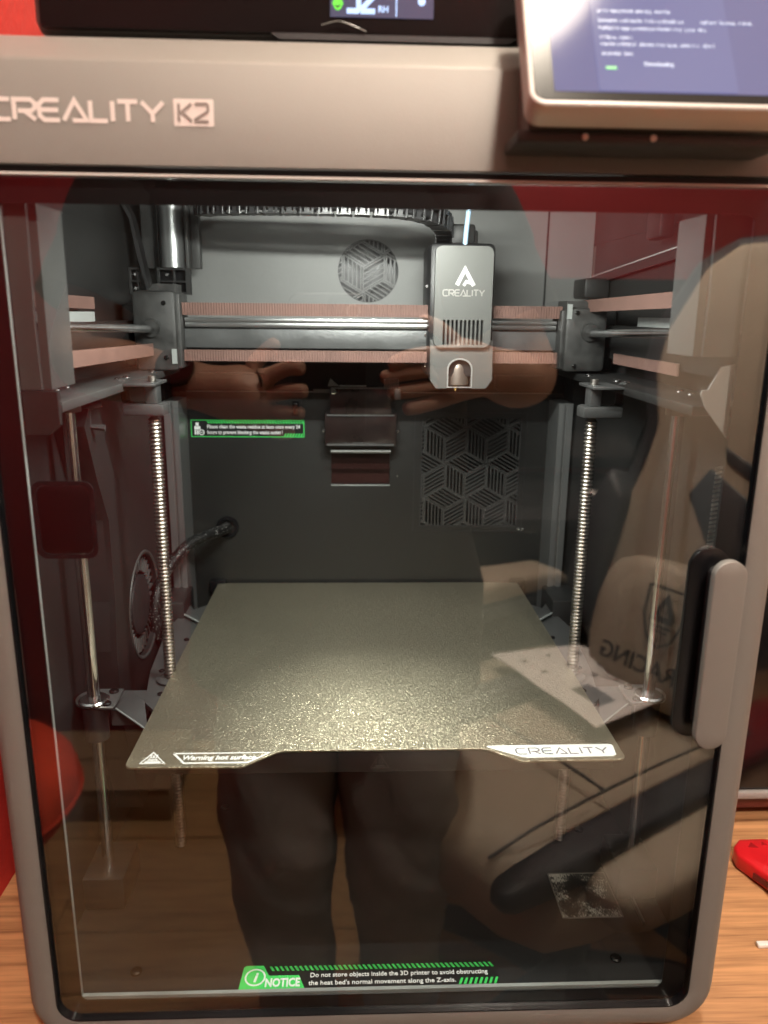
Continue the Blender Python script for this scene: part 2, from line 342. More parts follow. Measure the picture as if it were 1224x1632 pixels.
def spline(pts, n=8):
    P = [Vector(p) for p in pts]; P = [2*P[0]-P[1]]+P+[2*P[-1]-P[-2]]; out = []
    for i in range(1, len(P)-2):
        for k in range(n):
            t = k/n; a, b, c, d = P[i-1:i+3]
            out.append(.5*((2*b)+(c-a)*t+(2*a-5*b+4*c-d)*t*t+(3*b-a-3*c+d)*t**3))
    return out+[P[-2]]

# ------------------------------------------------------------------ object helpers
def obj(name, bm, m, parent=None, smooth=True, angle=35, stuff=False):
    me = bpy.data.meshes.new(name)
    bmesh.ops.recalc_face_normals(bm, faces=bm.faces); bm.to_mesh(me); bm.free()
    for q in (m if isinstance(m, (list, tuple)) else [m]): me.materials.append(M[q] if isinstance(q, str) else q)
    if smooth:
        for p in me.polygons: p.use_smooth = True
        me.set_sharp_from_angle(angle=math.radians(angle))
    o = bpy.data.objects.new(name, me); C.objects.link(o)
    if parent is not None: attach(o, parent)
    if stuff: o['kind'] = 'stuff'
    return o
def world_loc(p):
    v = Vector(p.location)
    while p.parent: p = p.parent; v += Vector(p.location)
    return v
def attach(o, p):
    o.parent = p; o.matrix_parent_inverse = Matrix.Translation(-world_loc(p)) if p.type == 'EMPTY' else Matrix.Identity(4)
    if p.type != 'EMPTY':
        r = p
        o.matrix_parent_inverse = Matrix.Identity(4)
        if p.parent is None: o.matrix_parent_inverse = Matrix.Translation(-Vector(p.location))
def tag(o, label, cat, group=None, kind=None):
    o['label'] = label; o['category'] = cat
    if group: o['group'] = group
    if kind: o['kind'] = kind
    return o
def thing(name, loc, label, cat, group=None):
    o = bpy.data.objects.new(name, None); C.objects.link(o); o.location = loc; o.empty_display_size = .05
    return tag(o, label, cat, group)
def part(name, m, parent, *boxes, bev=0, **k):
    bm = BM()
    for b in boxes: box(bm, *b, bev=bev)
    return obj(name, bm, m, parent, **k)
def struct(name, bm, m):
    o = obj(name, bm, m); o['kind'] = 'structure'; return o
def screw_head(parent, x, y, z, axis, r=.0028, m='black_screw', name='screw'):
    bm = BM(); h = r*.55
    a = {'z': (0, 0, 1), 'y': (0, -1, 0), 'x': (1, 0, 0)}[axis]; p = Vector((x, y, z)); d = Vector(a)
    tube(bm, [p, p+d*h*.6, p+d*h], [r, r, r*.7], 14)
    tube(bm, [p+d*h*1.001, p+d*(h*1.02)], r*.38, 6)
    return obj(name, bm, m, parent)

# ================================================================== THE ROOM
bm = BM(); box(bm, -1.6, 2.0, -1.62, .75, -.80, -.762); struct('subfloor', bm, 'floorwood')
FL = bpy.data.objects.new('floor', None); C.objects.link(FL); FL['kind'] = 'structure'
bm = BM(); box(bm, -1.6, 2.0, -1.6, .75, -.7615, -.757); obj('floor_underlay', bm, 'black', FL)
yb = -1.6; kk = 0
while yb < .7:                                  # floor boards across the room, joints staggered
    xs = [-1.6, -1.6+.5+.63*((kk*37) % 10)/10, 2.0]
    xs = xs[:2]+[xs[1]+1.25]+[2.0] if xs[1]+1.25 < 1.9 else xs
    for a, b in zip(xs, xs[1:]):
        bm = BM(); box(bm, a+.0012, b-.0012, yb+.0012, yb+.1388, -.7565, -.750+.0006*((kk*7) % 3), bev=.0012, seg=1)
        o = obj('floor_board', bm, 'floorwood', FL); o.data.transform(Matrix.Translation((-a, -yb, 0))); o.location = (a, yb, 0)
    yb += .14; kk += 1
def wall(name, a, m='redwall'): bm = BM(); box(bm, *a); return struct(name, bm, m)
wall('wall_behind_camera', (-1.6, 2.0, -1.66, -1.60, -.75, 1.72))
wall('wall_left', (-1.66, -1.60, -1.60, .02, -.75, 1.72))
M['cream'] = mat('cream_wall_paint', (.66, .58, .50), .85, 0, bump=(60, .3, .004))
wall('wall_right', (2.0, 2.06, -1.60, .75, -.75, 1.72), 'cream')
wall('wall_back', (-1.6, 2.0, .75, .81, -.75, 1.72), 'cream')
wall('wall_side', (-.40, -.2785, .006, .75, -.75, 1.72), 'redside_lit')
bm = BM(); box(bm, -1.66, 2.06, -1.66, .81, 1.72, 1.78)
struct('ceiling', bm, mat('ceiling_paint', (.75, .70, .64), .9, bump=(80, .2, .002)))
# ceiling lamp
for lx, ly, dz, lab in ((.27, -1.00, 0, 'larger round ceiling lamp with a warm shade above the chair'), (.22, -.115, 0, 'ceiling lamp with a warm shade straight above the printer front')):
    LP = thing('ceiling_lamp', (lx, ly, 1.72), lab, 'lamp', 'ceiling lamps')
    bm = BM(); lathe(bm, [(.045, 1.720), (.045, 1.705), (.006, 1.700), (.006, 1.560), (.130, 1.545), (.135, 1.500), (.13, 1.496), (.02, 1.50)], lx, ly, 32); obj('lamp_housing', bm, 'white', LP)
    bm = BM(); lathe(bm, [(.02, 1.495), (.124, 1.495), (.124, 1.488), (.10, 1.478), (.02, 1.473)], lx, ly, 32); obj('lamp_shade', bm, 'bulb', LP)

# ------------------------------------------------------------------ table
TB = thing('wooden_table', (.25, .36, -.75), 'walnut brown wooden table top under the printer', 'table')
bm = BM(); box(bm, -.278, 1.15, -.004, .74, -.032, 0, bev=.0015); o = obj('table_top', bm, 'walnut', TB)
for x in (-.25, 1.11):
    for y in (.05, .70):
        bm = BM(); box(bm, x-.024, x+.024, y-.024, y+.024, -.75, -.032, bev=.003); obj('leg', bm, 'black', TB)

# ================================================================== THE PRINTER
PR = thing('desktop_printer', (0, .17, 0), 'warm silver enclosed 3D printer with black bordered glass door', '3D printer')
def ppart(name, m, *boxes, bev=0, **k): return part(name, m, PR, *boxes, bev=bev, **k)
# front frame: a U of rounded section
def u_sweep(bm, hw, z0, ztop, r, prof, seg=10):
    rows = []
    for o_, y in prof:
        row = [(-(hw+o_), y, ztop)]
        for s, a0 in ((-1, 180), (1, 270)):
            for k in range(seg+1):
                q = math.radians(a0+90*k/seg); row.append((s*(hw-r)+(r+o_)*math.cos(q), y, z0+r+(r+o_)*math.sin(q)))
        row.append((hw+o_, y, ztop)); rows.append([bm.verts.new(p) for p in row])
    for a, b in zip(rows, rows[1:]):
        for i in range(len(a)-1): bm.faces.new((a[i], a[i+1], b[i+1], b[i]))
    for e in (0, -1): bm.faces.new([rw[e] for rw in rows])
bm = BM(); u_sweep(bm, .1872, .0195, .4836, .012, [(0, .03), (0, .0012), (.0006, .0002), (.0016, -.0004), (.0108, -.0004), (.0128, .0002), (.0150, .0016), (.0168, .0042), (.0176, .008), (.0178, .013), (.0178, .03)])
obj('front_frame', bm, 'case', PR, angle=50)
bm = BM(); u_sweep(bm, .1868, .0199, .4826, .0116, [(0, .012), (0, -.0008), (.0006, -.0010), (.0012, -.0006), (.0012, .012)])
obj('frame_gasket', bm, 'black_gloss', PR)
for s in (-1, 1): ppart('side_panel', 'case', (min(s*.2048, s*.1995), max(s*.2048, s*.1995), .0305, .352, .006, .484), bev=.001)
ppart('back_panel', 'dark', (-.2048, .2048, .3745, .378, .006, .54))
ppart('base_panel', 'dark', (-.199, .199, .031, .374, .006, .0255))
for x in (-.17, .17):
    for y in (.06, .33):
        bm = BM(); lathe(bm, [(.011, 0), (.012, .001), (.012, .0058)], x, y, 18); obj('rubber_foot', bm, 'black', PR)
# header block
HD = BM(); prism(HD, [(0, .4872), (0, .5278), (.0008, .5294), (.0016, .5302), (.0112, .5398), (.0132, .5412), (.018, .5420), (.032, .5420), (.032, .5372), (.020, .5372), (.020, .4872)], 'x', -.2050, .2050)
header = obj('header', HD, 'case', PR, angle=28)
bm = BM(); letters(bm, 'CREALITY', -.1722, -.0975, .5037, .0098, 'y', -.00005, wd=.19, gap=.20); obj('logo_lettering', bm, 'case_letter', header, smooth=False)
bm = BM(); plate(bm, [rr(-.0931, -.0758, .5032, .5141, .0006, 2)], .0003, 'y', -.0001); badge = obj('model_badge', bm, 'case_letter', header, smooth=False)
bm = BM(); letters(bm, 'K2', -.0908, -.0782, .5046, .0082, 'y', -.0004, wd=.15, gap=.26); obj('badge_lettering', bm, mat('badge_ink', (.30, .255, .235), .5, .3), header, smooth=False)
ppart('door_gap', 'black', (-.199, .199, .0055, .0064, .4838, .4871))
for s in (-1, 1): ppart('top_rail', 'case', (min(s*.2048, s*.190), max(s*.2048, s*.190), .0322, .378, .5352, .5418), bev=.001)
for s in (-1, 1): ppart('upper_side_panel', 'dark', (min(s*.2046, s*.1990), max(s*.2046, s*.1990), .0205, .374, .4844, .535))
ppart('top_panel', 'dark', (-.1898, .1898, .0322, .378, .5372, .5412))
ppart('header_shelf', 'dark', (-.199, .199, .0205, .034, .4890, .4930))
# ---- door
DR = thing_door = None
bm = BM(); box(bm, -.1866, .1866, .0016, .0046, .0202, .4824)
bm.faces.ensure_lookup_table()
for f_ in bm.faces: f_.material_index = 0 if f_.normal.y < -.9 else 1
bmesh.ops.recalc_face_normals(bm, faces=bm.faces)
door = obj('glass_door', bm, ['glass_front', 'glass_clear'], PR, smooth=False)
bm = BM(); plate(bm, [rr(-.1864, .1864, .0204, .4822, .006), rr(-.1752, .1735, .0285, .4712, .004)], .0006, 'y', .0051); obj('black_border', bm, 'black_print', door, smooth=False)
bm = BM(); plate(bm, [rr(-.1712, -.1455, .3055, .3405, .004)], .0026, 'y', .0063, bev=.0004); obj('hinge_plate', bm, 'black_print', door)
bm = BM(); plate(bm, [rr(-.1736, -.1431, .3030, .3430, .005), rr(-.1714, -.1453, .3053, .3407, .004)], .0008, 'y', .0052); obj('hinge_pad', bm, mat('grey_clear_pad', (.012, .012, .014), .25), door)
ppart('top_trim', 'trim', (-.1868, .1868, .0000, .006, .4826, .4836))
bm = BM(); plate(bm, [rr(.1590, .1800, .2020, .3095, .0100, 8)], .0012, 'y', .0007, bev=.0003); hb = obj('handle_base', bm, 'black_print', door)
bm = BM(); plate(bm, [rr(.1685, .1765, .2100, .3000, .0040, 8)], .0082, 'y', -.0041); obj('handle_standoff', bm, 'black', door)
bm = BM(); plate(bm, [rr(.1665, .1832, .2015, .3065, .0083, 12)], .0050, 'y', -.0105, bev=.0006); obj('handle', bm, 'case', door, angle=60)
# ---- touch screen
tv = Vector((0, .514, .858)); nv = Vector((0, -.858, .514)); o0 = Vector((.0540, -.0455, .5045))
SM = Matrix(((1, tv.x, nv.x, o0.x), (0, tv.y, nv.y, o0.y), (0, tv.z, nv.z, o0.z), (0, 0, 0, 1)))
def tilt(bm): bmesh.ops.transform(bm, matrix=SM, verts=bm.verts); return bm
bm = BM(); plate(bm, [rr(0, .1250, 0, .0800, .0065, 10)], .0125, 'z', -.00625, bev=.0012); scr = obj('touch_screen', tilt(bm), 'screen_case', PR, angle=50)
bm = BM(); plate(bm, [rr(.0018, .1232, .0018, .0782, .005, 10)], .0005, 'z', .00018); obj('screen_glass', tilt(bm), mat('screen_border', (.006, .005, .005), .2, spec=.25), scr)
bm = BM(); plate(bm, [rr(.0098, .1190, .0058, .0720, .0006, 2)], .0002, 'z', .0005); obj('screen_display', tilt(bm), 'screen', scr)
bm = BM(); plate(bm, [rr(.0275, .0830, .0062, .0600, .001, 3)], .0002, 'z', .0008); obj('screen_dialog', tilt(bm), 'dialog', scr)
bm = BM()
for v_, rows in ((.0455, (.030,)), (.0405, (.034, .021)), (.0365, (.043,)), (.0318, (.013,)), (.0284, (.046,)), (.0236, (.0115,))):
    x = .0300
    for L_ in rows:
        q = x
        while q < x+L_:
            nl = random.randint(3, 9)
            for _ in range(nl):                 # letter-sized strokes, far too soft in the photograph to read
                hh = random.choice((.0012, .0012, .0013, .0018)); v0 = v_-(.0005 if random.random() < .12 else 0)
                box(bm, q, q+.00022, v0, v_+hh, .0010, .0012)
                if random.random() < .75: box(bm, q+.00022, q+.00070, *random.choice(((v_, v_+.00025), (v_+.00095, v_+.0012), (v_+.0005, v_+.00075))), .0010, .0012)
                if random.random() < .6: box(bm, q+.00070, q+.00090, v_, v_+.0012, .0010, .0012)
                q += .00118
                if q > x+L_: break
            q += .0008
        x += L_+.008
text_fit(bm, 'Downloading', .0024, .0118, Matrix.Translation((.0465, .0186, .0011)), bold=.02)
obj('dialog_text', tilt(bm), 'dialog_text', scr, smooth=False)
bm = BM(); box(bm, .0310, .0352, .0165, .0178, .0010, .0012); obj('progress_bar', tilt(bm), 'dialog_green', scr)
ppart('screen_mount', 'post', (.0525, .1660, -.030, -.0010, .4935, .4985), bev=.0012)
ppart('screen_bracket', 'case', (.0580, .1660, -.022, .004, .4988, .5300), bev=.002)
for x in (.0805, .1090): screw_head(PR, x, -.0302, .4960, 'y', .0014, 'ptfe_white')  # heads made white so their sparkle sits in the colour
# ---- front lip of the chamber
ppart('front_lip', 'lip', (-.1782, -.1755, .0068, .0090, .0282, .472), (.1755, .1782, .0068, .0090, .0282, .4725), (-.1755, .1755, .0068, .0092, .0268, .0292), (-.1755, .1755, .0068, .0090, .4725, .475))
for s, x0, zb in ((-1, .1650, .3870), (1, .1575, .4055)):
    bm = BM()
    prism(bm, [(s*.1754, zb), (s*.1754, .4722), (s*x0, .4722), (s*(x0+.001), zb+.03), (s*(x0+.0005), zb)], 'y', .0105, .013)
    prism(bm, [(s*(x0+.0005), zb), (s*x0, .4722), (s*(x0-.004), .4722), (s*(x0-.0035), zb)], 'y', .0125, .045)
    obj('front_post', bm, mat('front_post_paint', (.060, .060, .058), .55, .1, var=(16, .12)), PR)
bm = BM(); prism(bm, [(.1684, .4005), (.1752, .4020), (.1752, .3650), (.1680, .3735), (.1625, .3801), (.1594, .3870), (.1600, .3890), (.1628, .3892)], 'y', .0105, .0115); obj('corner_plate', bm, mat('pale_plastic', (.24, .24, .235), .5), PR)
bm = BM(); prism(bm, [(-.1752, .3862), (-.1585, .3862), (-.1585, .3700), (-.1640, .3650), (-.1752, .3650)], 'y', .0105, .0140); obj('corner_plate', bm, 'dark', PR)
bm = BM()
for k in range(52): prism(bm, [(.1718, .2260+k*.0024), (.1748, .2268+k*.0024), (.1748, .2280+k*.0024), (.1718, .2272+k*.0024)], 'y', .0100, .0112)
obj('screw_reflection_strip', bm, 'screw', PR, smooth=False, stuff=True)  # solid teeth drawn for the lead screw's reflection beside the lip
# ---- chamber shell inside
ppart('chamber_floor', 'dark', (-.1985, .1985, .0102, .3735, .0256, .0270))
for s in (-1, 1): ppart('chamber_side', 'dark', (min(s*.1980, s*.1990), max(s*.1980, s*.1990), .0305, .335, .0272, .484))
for (x, y, n) in ((-.1490, .026, 'z'), (.1530, .028, 'z'), (.1650, .155, 'z'), (-.120, .19, 'z')): screw_head(PR, x, y, .0270, n, .0035)
ppart('floor_rib', 'sheet', (.1805, .1818, .055, .120, .0272, .0300))
bm = BM(); plate(bm, [rr(.1285, .1695, .0630, .1055, .001, 2)], .0002, 'z', .02712); lb = obj('floor_label', bm, 'scuffed', PR, smooth=False)
bm = BM(); plate(bm, [rr(.1278, .1702, .0623, .1062, .001, 2), rr(.1287, .1693, .0632, .1053, .001, 2)], .0004, 'z', .0273); obj('label_border', bm, mat('label_edge', (.10, .095, .085), .4), lb, smooth=False)
for s in (-1, 1): ppart('rod_foot', 'black', (s*.184-.014, s*.184+.014, .078, .118, .0272, .0520), bev=.002)
# notice sticker
NB = BM(); plate(NB, [[(-.0840, .0105), (.0750, .0105), (.0755, .0150), (.0735, .0275), (.0720, .0282), (-.0812, .0282), (-.0826, .0275)]], .0002, 'z', .0272)
ns = obj('notice_sticker', NB, 'label_black', PR, smooth=False)
bm = BM(); plate(bm, [[(-.0840, .0105), (-.0440, .0105), (-.0480, .0205), (-.0665, .0205), (-.0705, .0282), (-.0812, .0282), (-.0826, .0270)]], .0002, 'z', .0274)
for i in range(46):
    x = -.0668+i*.00305
    prism(bm, [(x, .0274), (x+.0016, .0274), (x+.0036, .0240), (x+.0020, .0240)], 'z', .0273, .0275)
for i in range(8):
    x = .0500+i*.0031
    prism(bm, [(x, .0112), (x+.0016, .0112), (x+.0036, .0158), (x+.0020, .0158)], 'z', .0273, .0275)
obj('green_print', bm, 'green', ns, smooth=False)
bm = BM(); text_fit(bm, 'NOTICE', .0084, .0215, T('z', -.0685, .0122, .0277), bold=.035)
text_fit(bm, 'Do not store objects inside the 3D printer to avoid obstructing', .0046, .1105, T('z', -.0412, .0188, .0274), bold=.012)
text_fit(bm, "the heat bed's normal movement along the Z-axis.", .0046, .0905, T('z', -.0418, .0130, .0274), bold=.012)
plate(bm, [circ(-.0748, .0192, .0064, 30), circ(-.0748, .0192, .0054, 30)], .0002, 'z', .0277)
text(bm, 'i', .0098, T('z', -.0748, .0160, .0277), bold=.03, align='CENTER', shear=.2)
obj('white_print', bm, 'white', ns, smooth=False)
# ---- back wall
YB = .330
def ogrid(): pass
vent = (.0475, .1405, .2295, .3325)
LB = BM(); plate(LB, [[(-.1985, .0272), (.1985, .0272), (.1985, .3545), (-.1985, .3545)], list(reversed(rr(vent[0], vent[1], vent[2], vent[3], .0005, 1))), list(reversed(rr(-.0350, .0190, .2700, .3040, .0005, 1)))], .0030, 'y', YB+.0015)
lower = obj('lower_back_wall', LB, 'backpanel', PR, smooth=False)
bm = BM(); plate(bm, [rr(.0412, .1452, .2245, .3372, .0008, 1), rr(.0420, .1444, .2253, .3364, .0008, 1)], .0006, 'y', YB-.0002); obj('vent_groove', bm, 'black', lower, smooth=False)
bm = BM(); box(bm, .0412, .1452, YB+.0400, YB+.0412, .222, .340); obj('vent_cavity', bm, 'black_print', lower)
def slats(parent, a, cx, cz, n, y, wd, dp, inside, ext, m):
    h = math.sqrt(3)/2; bars = []
    u30 = Vector((h, .5))*a; um = Vector((-h, .5))*a; dn = Vector((0, -1))*a
    for row in range(-4, 5):
        for colm in range(-4, 5):
            c = Vector((cx+(colm+(.5 if row % 2 else 0))*a*2*h, cz+row*1.5*a))
            for k in range(n):
                t = (k+.55)/n
                bars.append((c+dn*t, c+dn*t+u30)); bars.append((c+um*t, c+um*t+dn)); bars.append((c+u30*t, c+u30*t+um))
            for q in (u30, um, dn): bars.append((c, c+q)); bars.append((c+q, c+q+(um if q is u30 else dn if q is um else u30)))
    cnt = 0
    for p, q in bars:
        d = q-p; L_ = d.length; ts = [i/60 for i in range(61) if inside(p+d*(i/60))]
        if len(ts) < 8: continue
        p2 = p+d*ts[0]; q2 = p+d*ts[-1]; nn = Vector((-d.y, d.x)).normalized()*wd/2; e = d.normalized()*0
        bm = BM(); prism(bm, [(v.x, v.y) for v in (p2+nn, p2-nn, q2-nn, q2+nn)], 'y', y+random.uniform(0, .0004), y+dp)
        obj('slat', bm, m, parent, smooth=False); cnt += 1
    return cnt
G1 = BM(); plate(G1, [rr(vent[0]-.0005, vent[1]+.0005, vent[2]-.0005, vent[3]+.0005, .0005, 1), rr(vent[0]+.0012, vent[1]-.0012, vent[2]+.0012, vent[3]-.0012, .0005, 1)], .003, 'y', YB+.0022)
vg = obj('vent_grille', G1, 'black', PR, smooth=False)
slats(vg, .0222, .0895, .2790, 6, YB-.0002, .00105, .0030, lambda p: vent[0]+.001 < p.x < vent[1]-.001 and vent[2]+.001 < p.y < vent[3]-.001, 0, mat('grille_plastic', (.052, .052, .05), .3))
UB = BM(); YU = .344
plate(UB, [[(-.1985, .3850), (.1985, .3850), (.1985, .5345), (-.1985, .5345)], list(reversed(circ(-.0016, .4600, .0268, 48)))], .003, 'y', YU+.0015)
obj('upper_back_wall', UB, 'panel', PR, smooth=False)
G2 = BM(); plate(G2, [circ(-.0016, .4600, .0272, 48), circ(-.0016, .4600, .0262, 48)], .003, 'y', YU+.0022); fg = obj('fan_grille', G2, 'black', PR)
slats(fg, .0215, -.0060, .4640, 5, YU-.0004, .00105, .0028, lambda p: (p-Vector((-.0016, .4600))).length < .0266, 0, mat('fan_grille_plastic', (.10, .10, .098), .4))
ppart('fan_cavity', 'black_print', (-.032, .029, YU+.024, YU+.025, .43, .49))
ppart('wall_recess', 'black', (-.1985, .1985, .3660, .3672, .350, .390))
ppart('recess_panel', 'backpanel', (-.1580, -.0985, .3475, .3640, .3560, .3690), (.1180, .1640, .3475, .3640, .3560, .3690), bev=.0008)
ppart('wall_seam', 'lip', (-.1640, -.0430, YB-.0003, YB+.003, .3546, .3551), (.030, .1640, YB-.0003, YB+.003, .3546, .3551))
for s in (-1, 1):
    bm = BM(); x = s*.1700
    box(bm, x-.0062, x-.0012, .294, .3295, .0272, .350); box(bm, x+.0012, x+.0062, .294, .3295, .0272, .350); box(bm, x-.0012, x+.0012, .2965, .3295, .0272, .350)
    obj('corner_extrusion', bm, 'alu', PR)
    ppart('corner_filler', 'dark', (min(s*.1770, s*.1975), max(s*.1770, s*.1975), .300, .3295, .0272, .370))
screw_head(PR, -.1675, YB, .1960, 'y', .0022); screw_head(PR, .0260, YB, .2780, 'y', .0008, 'chrome')
for x in (.1420, .1460): screw_head(PR, x, YB, .2268, 'y', .0011, 'chrome')
# warning sticker on the back wall
B2 = BM(); plate(B2, [rr(-.1612, -.0592, .3138, .3294, .0004, 1)], .0002, 'y', YB-.00012); ws = obj('waste_sticker', B2, 'label_black', PR, smooth=False)
bm = BM(); plate(bm, [rr(-.1612, -.0592, .3138, .3294, .0004, 1), rr(-.1605, -.0599, .3145, .3287, .0004, 1)], .0002, 'y', YB-.0003)
for i in range(36):
    x = -.1468+i*.00242; prism(bm, [(x, .3284), (x+.0013, .3284), (x+.0026, .3262), (x+.0013, .3262)], 'y', YB-.0005, YB-.0003)
for i in range(7):
    x = -.0778+i*.0025; prism(bm, [(x, .3147), (x+.0013, .3147), (x+.0026, .3172), (x+.0013, .3172)], 'y', YB-.0005, YB-.0003)
obj('green_print', bm, 'green', ws, smooth=False)
bm = BM(); text_fit(bm, 'Please clean the waste residue at least once every 24', .0046, .0838, T('y', -.1468, .3218, YB-.0003), bold=.016)
text_fit(bm, 'hours to prevent blocking the waste outlet !', .0046, .0680, T('y', -.1468, .3166, YB-.0003), bold=.016)
for a in ((-.1568, -.1542, .3240, .3268), (-.1582, -.1528, .3205, .3236), (-.1580, -.1566, .3160, .3200), (-.1560, -.1546, .3160, .3200)): box(bm, a[0], a[1], YB-.0005, YB-.0003, a[2], a[3])
plate(bm, [circ(-.1518, .3180, .0026, 20), circ(-.1518, .3180, .0018, 20)], .0002, 'y', YB-.0004); box(bm, -.1530, -.1506, YB-.0005, YB-.0003, .3177, .3183)
obj('white_print', bm, 'white', ws, smooth=False)
# socket
bm = BM(); plate(bm, [rr(-.0722, -.0612, .3315, .3485, .001, 2), rr(-.0705, -.0630, .3330, .3470, .001, 2)], .002, 'y', YB-.001); so = obj('service_socket', bm, 'dark', PR, smooth=False)
bm = BM(); box(bm, -.0704, -.0631, YB-.0004, YB-.0002, .3331, .3469); obj('socket_well', bm, 'black_print', so)
bm = BM(); box(bm, -.0688, -.0650, YB-.0022, YB-.0005, .3350, .3452, bev=.0006); obj('socket_pin', bm, 'black_gloss', so)
# purge chute
PB = BM(); box(PB, -.0352, .0190, .3080, .3295, .3378, .3612, bev=.0008); box(PB, -.0400, .0238, .3095, .3295, .3095, .3382, bev=.001)
pc = obj('purge_chute', PB, 'smoke', PR)
bm = BM(); box(bm, -.0380, .0216, .3076, .3092, .3100, .3115); box(bm, -.0380, .0216, .3076, .3092, .3364, .3374); box(bm, -.0342, .0180, .3060, .3076, .3602, .3612); obj('chute_trim', bm, 'sheet', pc)
bm = BM(); cyl(bm, (-.0345, .3055, .3052), (.0184, .3055, .3052), .0016, 12); obj('chute_roller', bm, 'silver', pc)
bm = BM(); box(bm, -.0350, .0190, .3345, .3360, .2700, .3045); obj('chute_flap', bm, mat('dark_red_flap', (.030, .010, .009), .25), pc)
bm = BM(); box(bm, -.0352, .0192, YB-.0006, YB+.003, .2688, .2699); obj('outlet_edge', bm, 'lip', pc)
bm = BM(); box(bm, -.0265, -.0035, .300, .3078, .3625, .3632); prism(bm, [(-.0370, .3625), (-.0345, .3690), (-.0270, .3625)], 'y', .305, .307); obj('wiper_blade', bm, 'sheet', pc)
bm = BM()
for i in range(7):
    for j in range(4): cyl(bm, (.0125+i*.0019, .300+j*.0022, .3612), (.0125+i*.0019, .300+j*.0022, .3690), .0007, 6)
obj('wiper_brush', bm, mat('grey_silicone', (.30, .29, .28), .5), pc, stuff=True)
bm = BM(); box(bm, .0210, .0262, .300, .3095, .3520, .3610, bev=.0006); obj('brush_holder', bm, 'post', pc)
screw_head(pc, -.0322, .3080, .3580, 'y', .0026, 'chrome')
for x in (-.0412, .0248): screw_head(pc, x, .3120, .3225, 'y', .0012, 'chrome')
ppart('chute_latch', 'sheet', (-.0505, -.0360, .3275, .3297, .3545, .3575))
# cable
bm = BM(); lathe(bm, [(.0105, 0), (.0105, .002), (.0095, .0032), (.0076, .0032), (.0070, .002), (.0070, 0)], 0, 0, 28, cap=False)
bmesh.ops.transform(bm, matrix=Matrix.Translation((-.1318, YB, .2290)) @ Matrix.Rotation(PI/2, 4, 'X'), verts=bm.verts); obj('grommet', bm, 'black_gloss', PR)
bm = BM(); tube(bm, spline([(-.1318, .336, .2290), (-.1335, .318, .2300), (-.1440, .300, .2300), (-.1560, .285, .2275), (-.1660, .268, .2195), (-.1745, .248, .2060), (-.1790, .235, .1850), (-.1780, .232, .1600)], 8), .0050, 14)
obj('braided_cable', bm, 'braid', PR)
